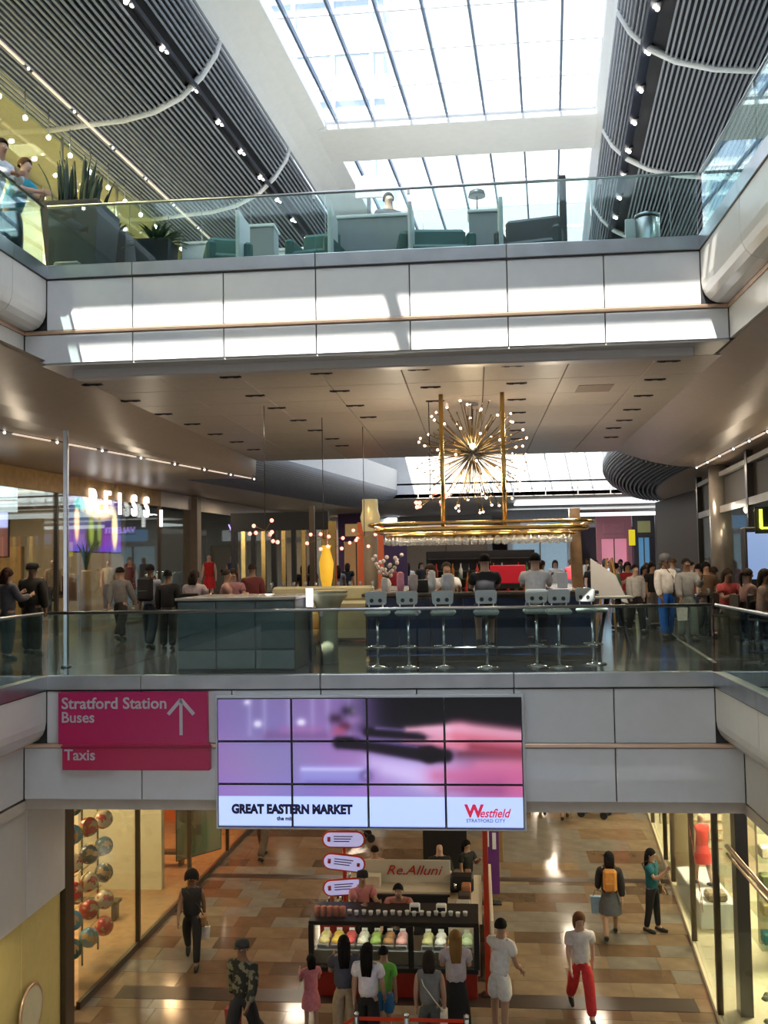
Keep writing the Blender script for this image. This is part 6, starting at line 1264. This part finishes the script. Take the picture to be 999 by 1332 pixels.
# planters
pm_ = M('planter_black', (.016, .020, .026), .55, var=.05)
def planter(label, px, wpx, ztop, y, w):
    p = ay(px, 300, y); t = thing('planter', label, 'planter', (p.x, y, UZ)); m = MB(); n = 4; vs = []; 
    for z, k in ((0, .38), (.1, .40), (ztop-.03, .5), (ztop, .5), (ztop, .44), (ztop-.1, .43)): vs += [(a*w*k, b*w*k, z) for a, b in ((-1, -1), (1, -1), (1, 1), (-1, 1))]
    m.add(vs, [(i*4+k, i*4+(k+1) % 4, i*4+4+(k+1) % 4, i*4+4+k) for i in range(5) for k in range(4)]+[(3, 2, 1, 0), (20, 21, 22, 23)]); m.build('pot', pm_, t); return t
t = planter('tall black tapered planter with a snake plant at the left of the upper bridge', 105, 0, 1.36, 14.5, .92)
leaf = M('snake_leaf', (.02, .045, .025), .5, var=.35, scale=10); rnd = random.Random(3)
for k in range(34):
    x, y = rnd.uniform(-.34, .34), rnd.uniform(-.28, .28); hgt = rnd.uniform(.35, .98); dx, dy = x*rnd.uniform(.0, .7)+rnd.uniform(-.06, .06), rnd.uniform(-.12, .12)
    m = MB(); n = 6; vs = []
    for i in range(n+1): f = i/n; w_ = .05*(1-.25*abs(f-.35)-(.95*f**6)); c = Vector((x+dx*f*f, y+dy*f, 1.26+hgt*f)); a = k; vs += [c+Vector((cos(a), sin(a), 0))*w_, c+Vector((-sin(a), cos(a), 0))*.008, c-Vector((cos(a), sin(a), 0))*w_, c-Vector((-sin(a), cos(a), 0))*.008]
    m.add(vs, [(i*4+q, i*4+(q+1) % 4, i*4+4+(q+1) % 4, i*4+4+q) for i in range(n) for q in range(4)], True); m.build('leaf', leaf, t)
def bushy(t, zt, R_, n, mat, seed):
    rnd = random.Random(seed)
    for k in range(n):
        a = rnd.uniform(0, 6.28); el = rnd.uniform(.1, 1.4); L = R_*rnd.uniform(.7, 1.1); d = Vector((cos(a)*cos(el), sin(a)*cos(el), sin(el))); s_ = d.cross(Vector((0, 0, 1))).normalized(); b0 = Vector((d.x*.1, d.y*.1, zt)); vs = []
        for i in range(5): f = i/4; w_ = .04*sin(pi*min(.97, .12+f*.85)); c = b0+d*L*f+Vector((0, 0, -.35*L*f*f)); vs += [c+s_*w_, c+Vector((0, 0, .006)), c-s_*w_, c-Vector((0, 0, .006))]
        MB().add(vs, [(i*4+q, i*4+(q+1) % 4, i*4+4+(q+1) % 4, i*4+4+q) for i in range(4) for q in range(4)], True).build('leaf', mat, t)
t = planter('second tall black planter with a leafy plant beside the snake plant', 146, 0, 1.22, 15.5, .74); bushy(t, 1.2, .45, 40, M('leaf_dark', (.03, .07, .03), .5, var=.35), 4)
t = planter('lower black planter with a bushy plant right of the tall ones', 204, 0, 1.05, 15.3, .56); bushy(t, 1.02, .52, 60, M('leaf_mid', (.045, .09, .045), .5, var=.35), 5)
# cafe furniture behind the glass
teal = M('teal_upholstery', (.03, .13, .13), .6, var=.1); dgu = M('dark_upholstery', (.06, .07, .08), .6); wsc = M('white_screen', (.85, .88, .9), .4, var=.02); gsc = M('grey_screen', (.30, .33, .35), .5)
def sofa(label, px, y, w, mat, rz=0, hb=.85):
    p = ay(px, 300, y); t = thing('lounge_chair', label, 'armchair', (p.x, y, UZ), R(rz)); MB().cbox(-w/2, w/2, -.35, .35, .15, .42, .05).build('seat', mat, t); MB().cbox(-w/2, w/2, .25, .42, .2, hb, .05).build('backrest', mat, t)
    for s in (-1, 1): MB().cbox(s*w/2-.07, s*w/2+.07, -.36, .4, .15, .60, .04).build('armrest', mat, t)
    for a in (-1, 1):
        for b in (-1, 1): MB().tube([(a*(w/2-.08), b*.28, 0), (a*(w/2-.1), b*.28, .16)], .02, 6).build('leg', dark_metal, t)
sofa('teal lounge chair left of the first white screen behind the upper glass', 296, 14.35, .55, teal, 20); sofa('teal lounge chair left of the second white screen behind the upper glass', 410, 14.35, .6, teal, -10)
sofa('pale teal sofa behind the middle of the upper glass', 380, 15.5, 1.0, M('pale_teal', (.16, .28, .28), .6), 10); sofa('wide teal sofa right of the centre screen on the upper bridge', 566, 14.4, 1.0, teal, 8); sofa('dark lounge chair behind the upper glass right of centre', 690, 14.4, .85, dgu, -12, .95); sofa('grey lounge chair close to the grey post on the upper bridge', 716, 15.6, .7, dgu, 160, 1.1)
for i, (px, y, lab) in enumerate(((316, 14.2, 'leftmost slim white edge panel on the upper bridge'), (433, 14.2, 'second slim white edge panel on the upper bridge'), (535, 14.2, 'slim white edge panel at the centre of the upper bridge'), (651, 14.2, 'slim white edge panel right of centre on the upper bridge'))):
    p = ay(px, 300, y); tag(MB().cbox(-.03, .03, -.35, .35, 0, 1.0, .01).build('edge_panel', wsc, loc=(p.x, y, UZ)), lab, 'panel')
for i, (px0, px1, y, h, lab, mt) in enumerate(((318, 356, 15.2, 1.25, 'tall grey screen behind the left of the upper cafe', gsc), (437, 530, 14.6, 1.10, 'wide grey counter front behind the centre of the upper glass', gsc), (610, 648, 14.9, 1.20, 'grey cabinet right of the teal sofa on the upper bridge', gsc), (236, 290, 15.6, 1.15, 'pale counter at the left of the upper cafe', wsc), (358, 428, 16.6, 1.3, 'low white counter behind the pale teal sofa', wsc), (540, 604, 16.6, 1.3, 'white serving counter behind the wide teal sofa', wsc))):
    a, b = ay(px0, 300, y), ay(px1, 300, y); t = thing('cafe_counter', lab, 'counter', (a.x, y, UZ)); MB().cbox(0, b.x-a.x, 0, .4, 0, h-.05, .01).build('body', mt, t); MB().cbox(-.02, b.x-a.x+.02, -.03, .43, h-.05, h, .01).build('top', wsc, t)
p = ay(733, 300, 14.3); t = thing('grey_post', 'slim grey post standing behind the upper glass right of centre', 'post', (p.x, 14.3, UZ)); MB().cbox(-.05, .05, -.05, .05, 0, 1.42, .01).build('shaft', dark_metal, t); MB().box(-.1, .1, -.1, .1, 0, .02).build('foot', dark_metal, t)
p = ay(505, 240, 15.3); person('dim figure standing behind the centre of the upper glass', (p.x, 15.3, UZ), 20, 1.7, 'stand', (.06, .06, .07), 'long', 'trousers', (.04, .04, .05), 'mid', 'short', detail=0)
t = thing('table_lamp', 'small dark mushroom lamp on the grey cabinet of the upper bridge', 'lamp', (*ay(620, 240, 15.1)[:2], UZ+1.20)); MB().lathe([(.08, 0), (.08, .02), (.01, .04), (.01, .3)], 12).build('stand', dark_metal, t); MB().lathe([(.14, .28), (.12, .36), (.04, .40)], 14).build('shade', dark_metal, t)
p = ay(479, 222, 15.6); t = thing('rounded_sign', 'grey round topped sign standing above the upper cafe counter', 'sign', (p.x, 15.6, UZ)); m = MB().prism([(-.22, 1.75), (.22, 1.75), (.22, 1.95), (.17, 2.08), (.06, 2.14), (-.06, 2.14), (-.17, 2.08), (-.22, 1.95)], 0, .04); m.build('plate', M('sign_grey', (.38, .34, .34), .5), t); MB().box(-.03, .03, 0, .04, 0, 1.75).build('stem', dark_metal, t)
p = ay(842, 290, 14.3); t = thing('litter_bin', 'steel cylinder bin at the right end of the upper bridge', 'bin', (p.x, 14.3, UZ)); MB().lathe([(.17, 0), (.18, .02), (.18, .70), (.16, .72)], 18).build('body', steel, t); MB().lathe([(.19, .72), (.19, .76), (.1, .80)], 18).build('lid', steel, t)
p = ay(822, 290, 14.3); tag(MB().cbox(-.10, .12, -.02, .02, 0, .72, .005).build('standing_board', wsc, loc=(p.x, 14.3, UZ)), 'small white board leaning beside the steel bin', 'board')
for i, px in enumerate((250, 395, 600, 800)): 
    p = ay(px, 262, 22); t = thing('linear_light', 'suspended white linear light over the upper cafe, ' + ('leftmost', 'second from left', 'third from left', 'rightmost')[i], 'light', (p.x, 20, UZ+1.6+.0*i), 0, 'linear lights in the upper cafe')
    MB().cbox(-.9, .9, -.06, .06, 0, .07, .01).build('body', M('linear_lit', (.95, .98, 1), .4, emit=1.5, ecol=(.9, .97, 1), var=0), t); MB().tube([(-.8, 0, .05), (-.8, 0, 2.0)], .006, 5).tube([(.8, 0, .05), (.8, 0, 2.0)], .006, 5).build('wire', steel, t)
flush()
